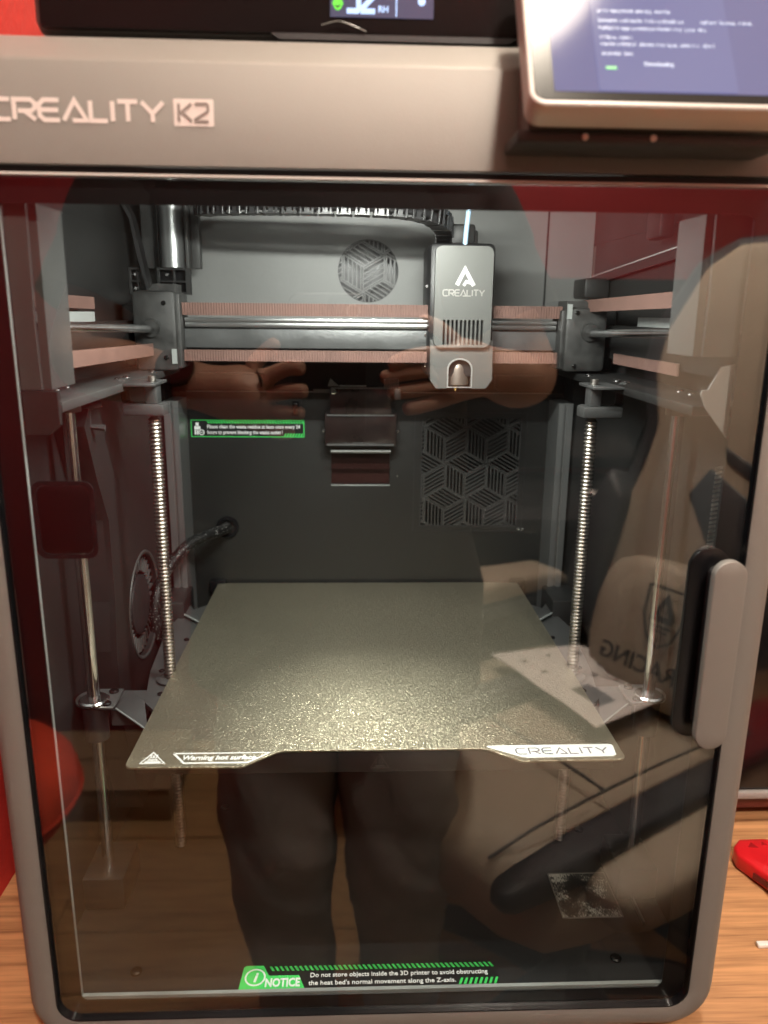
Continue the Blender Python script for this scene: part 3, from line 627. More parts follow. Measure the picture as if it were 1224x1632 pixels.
# ---- motion system
def lead_screw(x, y):
    bm = BM(); prof = [(.0018, .030)]; z = .030; p = .0027
    while z < .3545:
        prof += [(.0033, z+p*.08), (.0042, z+p*.30), (.0042, z+p*.52), (.0033, z+p*.78)]; z += p
    prof += [(.0026, z), (.0026, .3835)]
    lathe(bm, prof, x, y, 18); return obj('lead_screw', bm, 'screw', PR, angle=80)
def clamp(x, y, s):
    bm = BM()
    tube(bm, spline([(x+s*.0225, y+.004, .3785), (x+s*.0200, y+.004, .3780), (x+s*.0180, y, .3735), (x+s*.0165, y-.003, .3672)], 5), .0030, 8)
    prism(bm, [(x-s*.0085, y-.0095), (x+s*.0180, y-.0090), (x+s*.0180, y+.009), (x-s*.0060, y+.010), (x-s*.0095, y+.004)], 'z', .3585, .3660, bev=.0014)
    return obj('screw_clamp', bm, 'post', PR)
for s in (-1, 1):
    sx = s*.1455; sy = .141
    lead_screw(sx, sy); clamp(sx, sy, s)
    rx = s*.1842
    bm = BM(); cyl(bm, (rx, .094, .040), (rx, .094, .3760), .0040, 24); obj('guide_rod', bm, 'chrome', PR)
    bm = BM(); lathe(bm, [(.0075, .3660), (.0075, .3705), (.0095, .3710), (.0095, .3745)], rx, .094, 24); obj('rod_collar', bm, 'silver', PR)
    bm = BM(); box(bm, min(s*.1600, s*.1975), max(s*.1600, s*.1975), .020, .290, .3748, .3800, bev=.0006); tp = obj('top_bracket', bm, 'dark' if s > 0 else 'post', PR)
    for (dx, yy) in ((.1842, .094), (.1842, .078), (.1700, .150), (.1690, .166), (.1500 if 0 else .1640, .215)): screw_head(tp, s*dx, yy, .3800, 'z', .0026, 'chrome')
    bm = BM(); box(bm, s*.1455-.004, s*.1455+.004, .135, .147, .3660, .3800, bev=.001); obj('screw_bearing', bm, 'sheet', PR)
    bm = BM(); box(bm, min(s*.1400, s*.1600), max(s*.1400, s*.1600), .124, .158, .3780, .3800, bev=.0005); obj('bearing_plate', bm, 'sheet', PR)
    # carriage block
    bm = BM(); x0, x1 = sorted((s*.1475, s*.1800)); zt, zb_ = ((.4390, .3800) if s < 0 else (.4300, .3815))
    box(bm, x0, x1, .2300, .2700, zb_, zt, bev=.0035)
    prism(bm, [(s*.1490, zt-.001), (s*.1490, zt+.005), (s*.1640, zt+.005), (s*.1700, zt-.001)], 'y', .236, .262)
    box(bm, min(s*.1450, s*.1500), max(s*.1450, s*.1500), .234, .262, zb_+.002, zt-.002, bev=.001)
    cyl(bm, (s*.1660, .232, .4125), (s*.1660, .2265, .4115), .0066, 20)
    cb = obj('carriage_block', bm, 'block', PR)
    for zz in (.4300, .3900): screw_head(cb, s*.1560, .2300, zz-(.004 if s > 0 else 0), 'y', .0018)
    bm = BM(); box(bm, s*.1500-.0018, s*.1500+.0018, .2292, .2312, (.3855 if s < 0 else .4215), (.3965 if s < 0 else .4325)); obj('belt_clip', bm, 'lip', cb)
    bm = BM(); tube(bm, [(s*.1655, .2260, .4112), (s*.1655, .018, .4168)], .0029, 18); obj('depth_rod', bm, 'chrome', PR)
    bm = BM(); box(bm, min(s*.1660, s*.1955), max(s*.1660, s*.1955), .255, .30, .381, .430, bev=.004); obj('rear_block', bm, 'dark', PR)
    ya, yc = ((.065, .160) if s < 0 else (.090, .180))
    bm = BM(); box(bm, min(s*.1850, s*.1905), max(s*.1850, s*.1905), ya, yc, .4172, .4235); obj('side_rail', bm, 'lip', PR)
    bm = BM(); box(bm, min(s*.1860, s*.1965), max(s*.1860, s*.1965), .03, .29, .392, .4168); obj('rail_beam', bm, 'dark', PR)
def belt(name_pts, h, m='belt', teeth=True, side=1):
    a, b = (Vector(q) for q in name_pts); d = b-a; L_ = d.length; d.normalize(); up = Vector((0, 0, 1)); n = d.cross(up).normalized()*side
    bm = BM()
    def q(s, off, z): return bm.verts.new(a+d*s+n*off+Vector((0, 0, z)))
    c = [q(0, 0, 0), q(L_, 0, 0), q(L_, 0, h), q(0, 0, h), q(0, -.0012, 0), q(L_, -.0012, 0), q(L_, -.0012, h), q(0, -.0012, h)]
    for f_ in ((0, 1, 2, 3), (7, 6, 5, 4), (0, 4, 5, 1), (3, 2, 6, 7), (0, 3, 7, 4), (1, 5, 6, 2)): bm.faces.new([c[i] for i in f_])
    if teeth:
        s = .0004
        while s < L_-.0012:
            k = [q(s, 0, 0), q(s+.0011, 0, 0), q(s+.0011, 0, h), q(s, 0, h), q(s+.0002, .0007, 0), q(s+.0009, .0007, 0), q(s+.0009, .0007, h), q(s+.0002, .0007, h)]
            for f_ in ((4, 5, 6, 7), (0, 1, 5, 4), (3, 7, 6, 2), (0, 4, 7, 3), (1, 2, 6, 5)): bm.faces.new([k[i] for i in f_])
            s += .0020
    return obj('drive_belt', bm, m, PR, smooth=False)
belt(((-.1470, .2400, .4215), (.1470, .2400, .4215)), .0092, side=1)
belt(((-.1470, .2400, .3872), (.1470, .2400, .3872)), .0085, side=1)
belt(((-.1655, .0135, .3950), (-.1655, .2440, .3912)), .0090, side=1, teeth=False)
belt(((.1655, .0135, .4300), (.1655, .2440, .4268)), .0090, side=-1, teeth=False)
belt(((-.1850, .060, .4262), (-.1850, .160, .4252)), .0075, side=1); belt(((.1835, .10, .389), (.1835, .22, .389)), .0075, side=-1)
M['beam'] = mat('dark_anodised_beam', (.115, .118, .118), .42, .4, bump=(260, .5, .0006), var=(30, .2))
ppart('gantry_beam', 'beam', (-.1480, .1480, .2480, .2720, .3966, .4122), bev=.0012)
bm = BM(); box(bm, -.1440, .1440, .2440, .2560, .4128, .4162, bev=.0005); box(bm, -.1440, .1440, .2432, .2560, .4166, .4196, bev=.0004); obj('linear_rail', bm, mat('ground_steel', (.55, .56, .56), .32, 1.0, var=(60, .15), stretch=(.1, 1, 1)), PR)
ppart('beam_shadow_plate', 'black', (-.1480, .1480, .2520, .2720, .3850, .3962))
# ---- toolhead
TH = BM(); box(TH, .0425, .0925, .2345, .2900, .3760, .4760, bev=.004); tool = obj('toolhead', TH, 'black', PR)
sl = [list(reversed(rr(.05255+i*.00318, .05255+i*.00318+.0018, .4018, .4200, .0004, 2))) for i in range(10)]
bm = BM(); plate(bm, [rr(.0458, .0890, .3998, .4730, .0055, 8)]+sl, .0050, 'y', .2262); obj('front_cover', bm, 'silver', tool, smooth=True, angle=40)
bm = BM(); box(bm, .0485, .0862, .2290, .2330, .3995, .4225); obj('cooling_duct', bm, 'black_print', tool)
arch = [(.0770, .3690)]+[(.0672+.0098*math.cos(math.radians(a)), .3835+.0080*math.sin(math.radians(a))) for a in range(0, 181, 12)]+[(.0574, .3690)]
bm = BM(); prism(bm, [(.0490, .3684), (.0574, .3684)]+list(reversed(arch))[1:-1]+[(.0770, .3684), (.0875, .3684), (.0925, .3750), (.0918, .4050), (.0440, .4050), (.0445, .3750)], 'y', .2292, .2420); obj('lower_cover', bm, 'silver', tool, angle=40)
bm = BM(); plate(bm, [[(.0575, .3690)]+list(reversed(arch))[1:-1]+[(.0770, .3690)], [(.0585, .3698)]+[(.0672+.0087*math.cos(math.radians(a)), .3830+.0074*math.sin(math.radians(a))) for a in range(180, -1, -12)]+[(.0760, .3698)]], .0008, 'y', .2290); obj('arch_rim', bm, 'silver_mark', tool)
bm = BM(); lathe(bm, [(.0060, .3696), (.0089, .3706), (.0089, .3830), (.0080, .3870), (.0058, .3898), (.0020, .3912)], .0672, .2425, 24); obj('nozzle_shield', bm, mat('warm_metal', (.20, .165, .14), .4, .6), tool)
bm = BM(); lathe(bm, [(.0005, .3652), (.0012, .3662), (.0026, .3690), (.0026, .3705)], .0660, .2420, 16); obj('nozzle', bm, 'brass', tool)
bm = BM(); stroke(bm, [(.0622, .4452), (.0680, .4565), (.0748, .4448)], .0030, T('y', 0, 0, .2237), 0, .0002); stroke(bm, [(.0740, .4462), (.0692, .4478), (.0672, .4448)], .0022, T('y', 0, 0, .2237), 0, .00026); obj('emblem', bm, 'silver_mark', tool, smooth=False)
bm = BM(); letters(bm, 'CREALITY', .0520, .0830, .4370, .0052, 'y', .2237, wd=.17, gap=.22); obj('cover_lettering', bm, mat('dark_silver_mark', (.36, .35, .33), .3, .7), tool, smooth=False)  # lettering in a darker silver than the emblem
bm = BM(); box(bm, .0592, .0775, .2420, .2560, .4755, .4900, bev=.002); box(bm, .0740, .0800, .2450, .2600, .4755, .4860, bev=.0015); obj('cable_socket', bm, 'dark', tool)
bm = BM()
for zz in (.385, .408, .445): screw_head(tool, .0424, .248, zz, 'y', .0015, 'chrome')
bm = BM(); tube(bm, spline([(.0690, .2375, .4720), (.0697, .2370, .4850), (.0715, .2370, .5050), (.0740, .2400, .5250)], 6), .0019, 12); obj('filament_tube', bm, 'tube', PR)
# ---- cable chain
path = spline([(-.130, .245, .4985), (-.115, .222, .4975), (-.085, .206, .4965), (-.045, .199, .4960), (-.005, .197, .4955), (.022, .200, .4945), (.040, .210, .4925), (.0505, .228, .4890), (.0545, .250, .4850), (.0560, .268, .4820)], 40)
CH = BM(); tube(CH, [p+Vector((0, 0, -.0002)) for p in path[::10]], .0030, 8); chain = obj('cable_chain', CH, 'black', PR)
LNK = BM()
for a in ((-.0052, .0052, -.0058, -.0046, -.0066, .0066), (-.0052, .0052, .0046, .0058, -.0066, .0066)): pass
for zc in (-.0062, .0050): box(LNK, -.0056, .0056, -.0062, .0062, zc, zc+.0013, bev=.0003, seg=1)
for xc in (-.0050, .0032): box(LNK, xc, xc+.0018, -.0068, -.0052, -.0064, .0064, bev=.0003, seg=1); box(LNK, xc, xc+.0018, .0052, .0068, -.0064, .0064)
box(LNK, -.0018, .0018, -.0056, -.0046, -.0050, -.0010)
box(LNK, -.0016, .0016, -.0072, -.0056, .0026, .0050)
l0 = obj('link', LNK, mat('chain_plastic', (.028, .028, .029), .35), chain, smooth=False)
acc = 0; first = True; lastp = path[0]
for a, b in zip(path, path[1:]):
    acc += (b-a).length
    if acc >= .0124:
        acc = 0; l = l0 if first else l0.copy()
        if not first: C.objects.link(l)
        first = False; t = (b-a).normalized(); l.location = b; l.rotation_euler = (0, -math.asin(t.z), math.atan2(t.y, t.x))
# ---- upper left and right corner of the chamber
bm = BM(); cyl(bm, (-.1628, .300, .4585), (-.1628, .300, .534), .0098, 28); obj('motor_column', bm, 'alu', PR)
ppart('column_plate', 'post', (-.1900, -.1755, .312, .318, .4585, .534), (-.1745, -.1735, .300, .318, .4585, .534), (-.1515, -.1490, .296, .318, .4585, .534), (-.1488, -.1420, .308, .318, .4585, .534), bev=.0004)
bm = BM(); prism(bm, [(-.1985, .5070), (-.1985, .5110), (-.1905, .4975), (-.1850, .4700), (-.1795, .4385), (-.1815, .4385), (-.1880, .4680), (-.1920, .4945)], 'y', .285, .300); obj('corner_brace', bm, 'black', PR)
for (x0, x1) in ((-.1745, -.1475), (-.2045+.007, -.1830)):
    bm = BM(); plate(bm, [[(x0, .4372), (x1, .4372), (x1, .4582), (x0, .4582)], [(x0+.0020, .4392), (x0+.0020, .4470), (x0+(x1-x0)*.48, .4470), (x0+(x1-x0)*.48, .4392)],
        [(x0+.0020, .4482), (x0+.0020, .4565), (x0+(x1-x0)*.48, .4565), (x0+(x1-x0)*.48, .4482)], [(x0+(x1-x0)*.53, .4392), (x0+(x1-x0)*.53, .4470), (x1-.0040, .4470), (x1-.0040, .4392)],
        [(x0+(x1-x0)*.53, .4482), (x0+(x1-x0)*.53, .4565), (x1-.0040, .4565), (x1-.0040, .4482)]], .004, 'y', .294)
    sc = obj('cable_clip', bm, 'dark', PR, smooth=False)
    bm = BM(); box(bm, x0+.001, x1-.001, .3000, .3010, .4375, .4580); obj('clip_back', bm, 'black_print', sc)
    for zz in (.4420, .4530): screw_head(sc, x0+(x1-x0)*.25, .2985, zz, 'y', .0016, 'chrome')
ppart('wall_post', 'black', (-.2045+.0075, -.1890, .300, .330, .380, .436))
ppart('right_wall_seam', 'black', (.1560, .1575, YU-.0008, YU+.0004, .430, .534))
bm = BM(); prism(bm, [(.330, .4560), (.060, .4720), (.060, .4655), (.330, .4500)], 'x', .1935, .1978); obj('side_ledge', bm, 'dark', PR)
bm = BM(); prism(bm, [(.330, .4562), (.060, .4722), (.060, .4732), (.330, .4572)], 'x', .1930, .1976); obj('ledge_edge', bm, 'lip', PR)
ppart('right_latch', 'dark', (.1760, .1970, .285, .320, .4380, .4540), (.1830, .1930, .150, .175, .474, .492), bev=.002)
ppart('led_bar', 'led', (-.058, .058, .056, .064, .5062, .5080))
ppart('led_housing', 'dark', (-.062, .062, .052, .068, .5082, .5370))
ppart('added_bed_emitter', 'led', (-.014, .006, .140, .160, .5203, .5220))  # added emitter and mount that go with the plate's bright patch
ppart('added_bed_emitter_mount', 'dark', (-.018, .010, .136, .164, .5222, .5370))
ppart('front_led_bar', 'led', (-.11, .11, .0070, .0100, .4850, .4880))
ppart('front_led_housing', 'dark', (-.114, .114, .0066, .0190, .4882, .4890))
# ---- auxiliary fan on the left wall
FX = -.1785
prof = [(.3250, .0500), (.3250, .3700), (.1180, .3700), (.1030, .3557), (.1180, .3200), (.1345, .2880), (.1345, .2300), (.1290, .1950), (.1300, .1400), (.1600, .0500)]
bm = BM(); plate(bm, [prof, [(.2060+.040*math.cos(2*PI*k/40), .2005+.040*math.sin(2*PI*k/40)) for k in range(40)]], .004, 'x', FX-.002)
bmesh.ops.recalc_face_normals(bm, faces=bm.faces); aux = obj('side_fan', bm, 'dark', PR, angle=30)
bm = BM(); pr2 = [(a, b) for a, b in prof]
for (a, b), (c, d) in zip(pr2, pr2[1:]+pr2[:1]):
    v = [bm.verts.new(q) for q in ((FX-.004, a, b), (FX-.004, c, d), (-.1978, c, d), (-.1978, a, b))]; bm.faces.new(v)
obj('fan_shroud_side', bm, 'dark', aux)
bm = BM(); lathe(bm, [(.0400, 0), (.0410, .0008), (.0425, .0008), (.0430, 0)], 0, 0, 40, cap=False); bmesh.ops.transform(bm, matrix=Matrix.Translation((FX, .2060, .2005)) @ Matrix.Rotation(PI/2, 4, 'Y'), verts=bm.verts); obj('fan_ring', bm, 'post', aux)
bm = BM(); lathe(bm, [(.0002, .0010), (.0200, .0006), (.0235, -.001), (.0245, -.010)], 0, 0, 32); bmesh.ops.transform(bm, matrix=Matrix.Translation((FX-.002, .2060, .2005)) @ Matrix.Rotation(PI/2, 4, 'Y'), verts=bm.verts); obj('fan_hub', bm, 'black', aux)
bl = None
for k in range(34):
    bm = BM(); box(bm, -.0145, -.003, -.0006, .0006, .0270, .0380)
    bmesh.ops.transform(bm, matrix=Matrix.Translation((FX, .2060, .2005)) @ Matrix.Rotation(2*PI*k/34, 4, 'X') @ Matrix.Rotation(.0, 4, 'Z'), verts=bm.verts)
    obj('fan_blade', bm, 'blade', aux)
bm = BM(); plate(bm, [[(.2060+.0405*math.cos(2*PI*k/40), .2005+.0405*math.sin(2*PI*k/40)) for k in range(40)]], .001, 'x', FX-.0160); obj('fan_back', bm, 'black', aux)
# clear hook near the left rod
bm = BM(); tube(bm, [(-.1975, .115, .362), (-.1800, .115, .3660), (-.1720, .118, .3680)], .0022, 8); tube(bm, [(-.1800, .115, .3660), (-.1800, .115, .3540), (-.1700, .116, .3530)], .0022, 8); obj('cable_hook', bm, 'post', PR)
# ---- heated bed under the plate
bm = BM(); box(bm, -.1400, .1400, .0285, .3080, .1630, .1785, bev=.0012); bed = obj('heated_bed', bm, 'black', PR)
bm = BM(); stroke(bm, [(-.0046, .1662), (.0009, .1752), (.0062, .1662), (-.0046, .1662)], .0006, T('y', 0, 0, .0284), 0, .0001)
for q in (.0000-.0014, .0009-.0002, .0022): stroke(bm, [(q-.0003, .1684), (q+.0004, .1695), (q-.0002, .1706), (q+.0004, .1716)], .0005, T('y', 0, 0, .0284), 0, .00012)
stroke(bm, [(-.0018, .1674), (.0038, .1674)], .0007, T('y', 0, 0, .0284), 0, .0001); obj('warning_mark', bm, 'ghost_ink', bed, smooth=False)
for s in (-1, 1):
    bm = BM(); box(bm, s*.1400-.008, s*.1400+.008, .3095, .3185, .1700, .1835, bev=.003); obj('corner_stop', bm, 'black_gloss', bed)
    bm = BM(); mi = lambda q: [(s*a, b) for a, b in q]
    prism(bm, mi([(.1370, .0850), (.1560, .1090), (.1640, .1560), (.1700, .2350), (.1640, .2700), (.1370, .3000)]), 'z', .1640, .1670)
    prism(bm, mi([(.1440, .0700), (.1722, .0985), (.1712, .1240), (.1560, .1090)]), 'z', .1665, .1685, bev=.0004)
    prism(bm, mi([(.1380, .2400), (.1630, .2880), (.1740, .2990), (.1740, .2700)]), 'z', .1675, .1700, bev=.0004)
    arm = obj('bed_arm', bm, 'sheet', PR)
    bm = BM(); tube(bm, [(s*.1440, .0694, .1688), (s*.1722, .0979, .1688)], .0006, 6); tube(bm, [(s*.1395, .2370, .1700), (s*.1630, .2620, .1702)], .0008, 6); obj('arm_edge', bm, 'lip', arm)
    bm = BM(); lathe(bm, [(.0090, .1672), (.0100, .1690), (.0080, .1700), (.0052, .1700)], s*.1455, .141, 22); obj('screw_nut', bm, 'sheet', arm)
    for (a, b) in ((.1555, .1560), (.1480, .1200), (.1490, .2120)): screw_head(arm, s*a, b, .1672, 'z', .0022)
    bm = BM(); box(bm, min(s*.1600, s*.1860), max(s*.1600, s*.1860), .258, .300, .150, .182, bev=.002); obj('rear_nut_block', bm, 'dark', PR)
    bm = BM(); plate(bm, [[(s*.1842-s*.010*math.sin(q), .094-.012*math.cos(q)) if 0 else (s*(.1850+.0125*math.sin(q)), .0990+.0125*math.cos(q)) for q in [PI*k/12 for k in range(13)]]+[(s*.1700, .0865), (s*.1700, .1115)]], .0022, 'z', .1750); rb = obj('rod_bearing', bm, 'sheet', PR, smooth=False)
    bm = BM(); lathe(bm, [(.0098, .1761), (.0098, .1775), (.0086, .1785), (.0044, .1785)], s*.1842, .094, 26); obj('bearing_ring', bm, 'chrome', rb)
    bm = BM(); cyl(bm, (s*.1842, .094, .1500), (s*.1842, .094, .1740), .0080, 22); obj('bearing_sleeve', bm, 'black', rb)
    for (a, b) in ((.1752, .0900), (.1752, .1070)): screw_head(rb, s*a, b, .1761, 'z', .0032)
    bm = BM(); box(bm, min(s*.1560, s*.1760), max(s*.1560, s*.1760), .100, .128, .155, .1662); obj('bearing_bridge', bm, 'sheet', rb)

# ================================================================== BUILD PLATE
BKIDS = {o.name for o in bpy.data.objects}
BP = thing('build_plate', (0, .16, .1786), 'olive gold textured steel build plate lying on the heated bed', 'build plate')
out = [(-.1395, .3100), (-.1385, .3118), (-.0415, .3118), (-.0410, .3105), (-.0400, .3105), (-.0395, .3118), (-.0135, .3118), (-.0130, .3105), (-.0120, .3105), (-.0115, .3118),
       (.0255, .3118), (.0260, .3105), (.0270, .3105), (.0275, .3118), (.0545, .3118), (.0550, .3105), (.0560, .3105), (.0565, .3118), (.1385, .3118), (.1395, .3100)]
out += [(.1412, .0190)]+[(.1372+.0040*math.cos(q), .0172+.0040*math.sin(q)) for q in [-PI/2*k/5 for k in range(6)]]
out += [(.0860, .0126), (.0830, .0122), (.0800, .0130), (.0640, .0248), (.0600, .0262), (-.0540, .0262), (-.0580, .0250), (-.0745, .0118), (-.0775, .0102)]
out += [(-.1372+.0040*math.cos(q), .0146+.0040*math.sin(q)) for q in [-PI/2-PI/2*k/5 for k in range(6)]]
bm = BM(); plate(bm, [out], .0014, 'z', .1793); ps = obj('steel_sheet', bm, 'plate', BP, smooth=False)
ZP = .18003
bm = BM(); stroke(bm, [(-.1168, .0238), (-.0625, .0240), (-.0738, .0140), (-.1092, .0140), (-.1168, .0238)], .0013, T('z', 0, 0, ZP), 0, .00012)
stroke(bm, [(-.1336, .0140), (-.1286, .0252), (-.1200, .0142), (-.1336, .0140)], .0008, T('z', 0, 0, ZP), 0, .00012)
stroke(bm, [(-.1312, .0153), (-.1224, .0153)], .0013, T('z', 0, 0, ZP), 0, .00014); stroke(bm, [(-.1305, .0167), (-.1236, .0167)], .0007, T('z', 0, 0, ZP), 0, .00014); stroke(bm, [(-.1299, .0179), (-.1246, .0179)], .0009, T('z', 0, 0, ZP), 0, .00014)
for q in (-.1292, -.1276, -.1260): stroke(bm, [(q-.0004, .0191), (q+.0006, .0204), (q-.0002, .0216), (q+.0008, .0228)], .0007, T('z', 0, 0, ZP), 0, .00014)
text_fit(bm, 'Warning hot surface', .0062, .0415, T('z', -.1112, .0172, ZP+.0001), bold=.03, shear=.15)
obj('warning_print', bm, 'white', ps, smooth=False)
bm = BM(); plate(bm, [[(.0640, .0282), (.1352, .0288), (.1372, .0282), (.1378, .0265), (.1366, .0176), (.1345, .0160), (.0850, .0152), (.0815, .0162), (.0652, .0258), (.0632, .0272)]], .00025, 'z', ZP+.0001); obj('white_label', bm, 'white_label', ps, smooth=False)
bm = BM(); letters(bm, 'CREALITY', .0795, .1330, .0185, .0070, 'z', ZP+.00025, wd=.12, gap=.30, ext=.0001); obj('label_lettering', bm, 'grey_ink', ps, smooth=False)

PM = Matrix.Translation((-.01476, -.37515, .42550)) @ Matrix.Scale(1.0204, 4) @ Matrix.Translation((.01476, .37515, -.42550))
PM = Matrix(((1.0204, 0, 0, .0003), (0, 1.0204, 0, .00765), (0, 0, 1, -.0050), (0, 0, 0, 1)))    # plate and bed are 2% larger than first drawn
for o in bpy.data.objects:
    if o.type == 'MESH' and (o.name not in BKIDS or o == bed or o.parent == bed): o.data.transform(PM)
# ================================================================== FILAMENT BOX ON TOP
FB = thing('filament_box', (0, .2, .542), 'black fronted filament box with a lit humidity readout on top of the printer', 'filament box')
bm = BM(); box(bm, -.1590, .1960, .0230, .330, .5455, .7300, bev=.006); obj('casing', bm, 'silver', FB, angle=50)
bm = BM(); box(bm, -.1545, .1900, .0192, .0240, .5465, .7250, bev=.0015); fp = obj('front_panel', bm, mat('gloss_black_panel', (.012, .009, .009), .25, bump=(300, .15, .0003)), FB)
bm = BM(); prism(bm, [(-.0480, .5440), (.0560, .5440), (.0600, .5465), (-.0520, .5465)], 'y', .0186, .0230); obj('front_lip', bm, 'black', FB)
for x in (-.13, .16):
    for y in (.06, .30): bm = BM(); lathe(bm, [(.010, .5420), (.010, .5456)], x, y, 16); obj('foot', bm, 'black', FB)
bm = BM(); box(bm, -.0252, .0212, .0186, .0191, .5535, .5850); dsp = obj('readout', bm, 'lcd_bg', FB)
bm = BM(); letters(bm, '52', -.0178, -.0052, .5548, .0135, 'y', .01855, wd=.16, gap=.32); box(bm, .0042, .0047, .0183, .0185, .5540, .5800)
text(bm, '%', .0048, T('y', -.0036, .5620, .0184)); text(bm, 'RH', .0036, T('y', -.0038, .5556, .0184), bold=.02)
plate(bm, [circ(.0158, .5602, .0017, 16)], .0002, 'y', .0184); obj('readout_digits', bm, 'lcd_blue', dsp, smooth=False)
bm = BM(); plate(bm, [[(-.0218+.0024*math.sin(a)*(1 if math.cos(a) < .2 else .8), .5584-.0024*math.cos(a) + (.0016 if abs(a-PI) < .3 else 0)) for a in [2*PI*k/24 for k in range(24)]]], .0002, 'y', .0184); obj('humidity_drop', bm, 'lcd_green', dsp, smooth=False)
bm = BM(); stroke(bm, [(-.0228, .5578), (-.0218, .5572), (-.0208, .5580)], .0006, T('y', 0, 0, .0182), 0, .0001); obj('drop_smile', bm, 'black', dsp, smooth=False)
bm = BM(); tube(bm, spline([(-.0290, .016, .5492), (-.0215, .0165, .5510), (-.0140, .0165, .5490), (-.0090, .017, .5472)], 6), .00025, 6); tag(obj('film_strip', bm, mat('clear_film', (.16, .16, .15), .2)), 'thin clear film curl under the lit readout', 'film')

# ================================================================== THINGS ON THE TABLE
CT = thing('utility_cutter', (.32, .12, 0), 'red plastic tool with white grip lying right of the printer', 'tool')
bm = BM(); prism(bm, [(.2885, .1400), (.2900, .1500), (.2985, .1585), (.3200, .1590), (.3700, .1350), (.4000, .0900), (.3760, .0640), (.3400, .0820), (.3020, .1110)], 'z', .0010, .0140, bev=.0022); body = obj('body', bm, 'red_plastic', CT, angle=50)
bm = BM(); prism(bm, [(.3010, .1480), (.3060, .1535), (.3090, .1470)], 'z', .0138, .0143); prism(bm, [(.3130, .1500), (.3150, .1540), (.3180, .1500)], 'z', .0138, .0143); obj('recess_mark', bm, mat('deep_red', (.30, .005, .008), .4), body)
bm = BM(); prism(bm, [(.2935, .1240), (.2945, .1246), (.3020, .1118), (.3010, .1112)], 'z', .0045, .0095); obj('side_slot', bm, mat('slot_red', (.12, .004, .005), .5), body)
bm = BM(); prism(bm, [(.2975, .1085), (.3010, .1150), (.3120, .1170), (.3420, .1000), (.3380, .0880)], 'z', .0040, .0155, bev=.002); obj('white_grip', bm, 'ptfe_white', CT)
bm = BM(); box(bm, .306, .345, .118, .124, .0142, .0165, bev=.0008); obj('blade', bm, 'chrome', CT)
bm = BM(); box(bm, .2660, .3200, .0605, .0650, 0.0002, .0035, bev=.001); tag(obj('plastic_strip', bm, 'ptfe_white'), 'thin white plastic strip lying near the table edge', 'strip')
BX = thing('storage_case', (.5, .36, 0), 'tall black storage case on feet behind the red tool', 'case')
bm = BM(); box(bm, .2300, .80, .1960, .60, .0330, .56, bev=.004); obj('body', bm, 'black_gloss', BX)
bm = BM(); box(bm, .2300, .80, .1940, .200, .0250, .0320, bev=.0016); obj('bottom_rail', bm, mat('clear_grey_rail', (.32, .30, .29), .2), BX)
bm = BM(); box(bm, .2340, .79, .2020, .59, .0120, .0250); obj('gap_shade', bm, mat('dark_red_gap_shade', (.10, .015, .012), .4), BX)  # dark red block painting the shade in the gap under the case
for x in (.25, .78):
    for y in (.22, .58): bm = BM(); lathe(bm, [(.010, 0), (.010, .0122)], x, y, 14); obj('foot', bm, 'black', BX)

# ================================================================== BEHIND THE CAMERA (seen mirrored in the door)
# ---- person
def skin_body(name, verts, edges, m, parent=None, sub=2):
    me = bpy.data.meshes.new(name); me.from_pydata([v[0] for v in verts], edges, [])
    o = bpy.data.objects.new(name, me); C.objects.link(o)
    md = o.modifiers.new('s', 'SKIN'); md.use_smooth_shade = True
    sv = me.skin_vertices[0].data
    for s_, v in zip(sv, verts): s_.radius = v[1] if isinstance(v[1], tuple) else (v[1], v[1])
    sv[0].use_root = True
    md2 = o.modifiers.new('u', 'SUBSURF'); md2.levels = sub; md2.render_levels = sub
    dg = bpy.context.evaluated_depsgraph_get(); res = bpy.data.meshes.new_from_object(o.evaluated_get(dg)); bpy.data.objects.remove(o)
    res.materials.clear(); res.materials.append(M[m]); res.name = name
    for p in res.polygons: p.use_smooth = True
    r = bpy.data.objects.new(name, res); C.objects.link(r)
    if parent is not None: r.parent = parent
    return r
HIP = (-.035, -.64, .16)
def arm_chain(V, E, root, sh, el, wr, palm, fingers, thumb):
    def add(p, r, par): V.append((p, r)); E.append((par, len(V)-1)); return len(V)-1
    a = add(sh, .052, root); a = add(tuple((Vector(sh)*.5+Vector(el)*.5)), .046, a); a = add(el, .040, a)
    a = add(tuple(Vector(el)*.55+Vector(wr)*.45), .037, a); w_ = add(wr, .026, a); pm = add(palm, (.026, .034), w_)
    for fg_ in fingers+[thumb]:
        q = pm
        for i, p in enumerate(fg_): q = add(p, .0092-.0008*i, q)
    return w_
V = [(HIP, (.105, .095)), ((-.05, -.64, .30), (.105, .095)), ((-.075, -.645, .46), (.115, .100)), ((-.085, -.645, .585), (.085, .075)), ((-.085, -.635, .665), .055), ((-.085, -.620, .735), .062), ((-.085, -.600, .800), (.078, .088)), ((-.085, -.605, .870), (.078, .092)), ((-.085, -.610, .930), (.055, .062))]
E = [(i, i+1) for i in range(8)]
def add(p, r, par): V.append((p, r)); E.append((par, len(V)-1)); return len(V)-1
n_ = add((-.085, -.515, .790), (.012, .016), 6)
for s, hx, kx, ax in ((-1, -.112, -.115, -.095), (1, .045, .048, .062)):
    h_ = add((hx, -.63, .08), .080, 0); k_ = add((hx*.5+kx*.5, -.58, -.09), .072, h_); k_ = add((kx, -.535, -.26), .056, k_); k_ = add((kx*.5+ax*.5, -.575, -.46), .050, k_); k_ = add((ax, -.61, -.665), .038, k_)
    k_ = add((ax, -.56, -.715), .034, k_); add((ax, -.46, -.728), .026, k_)
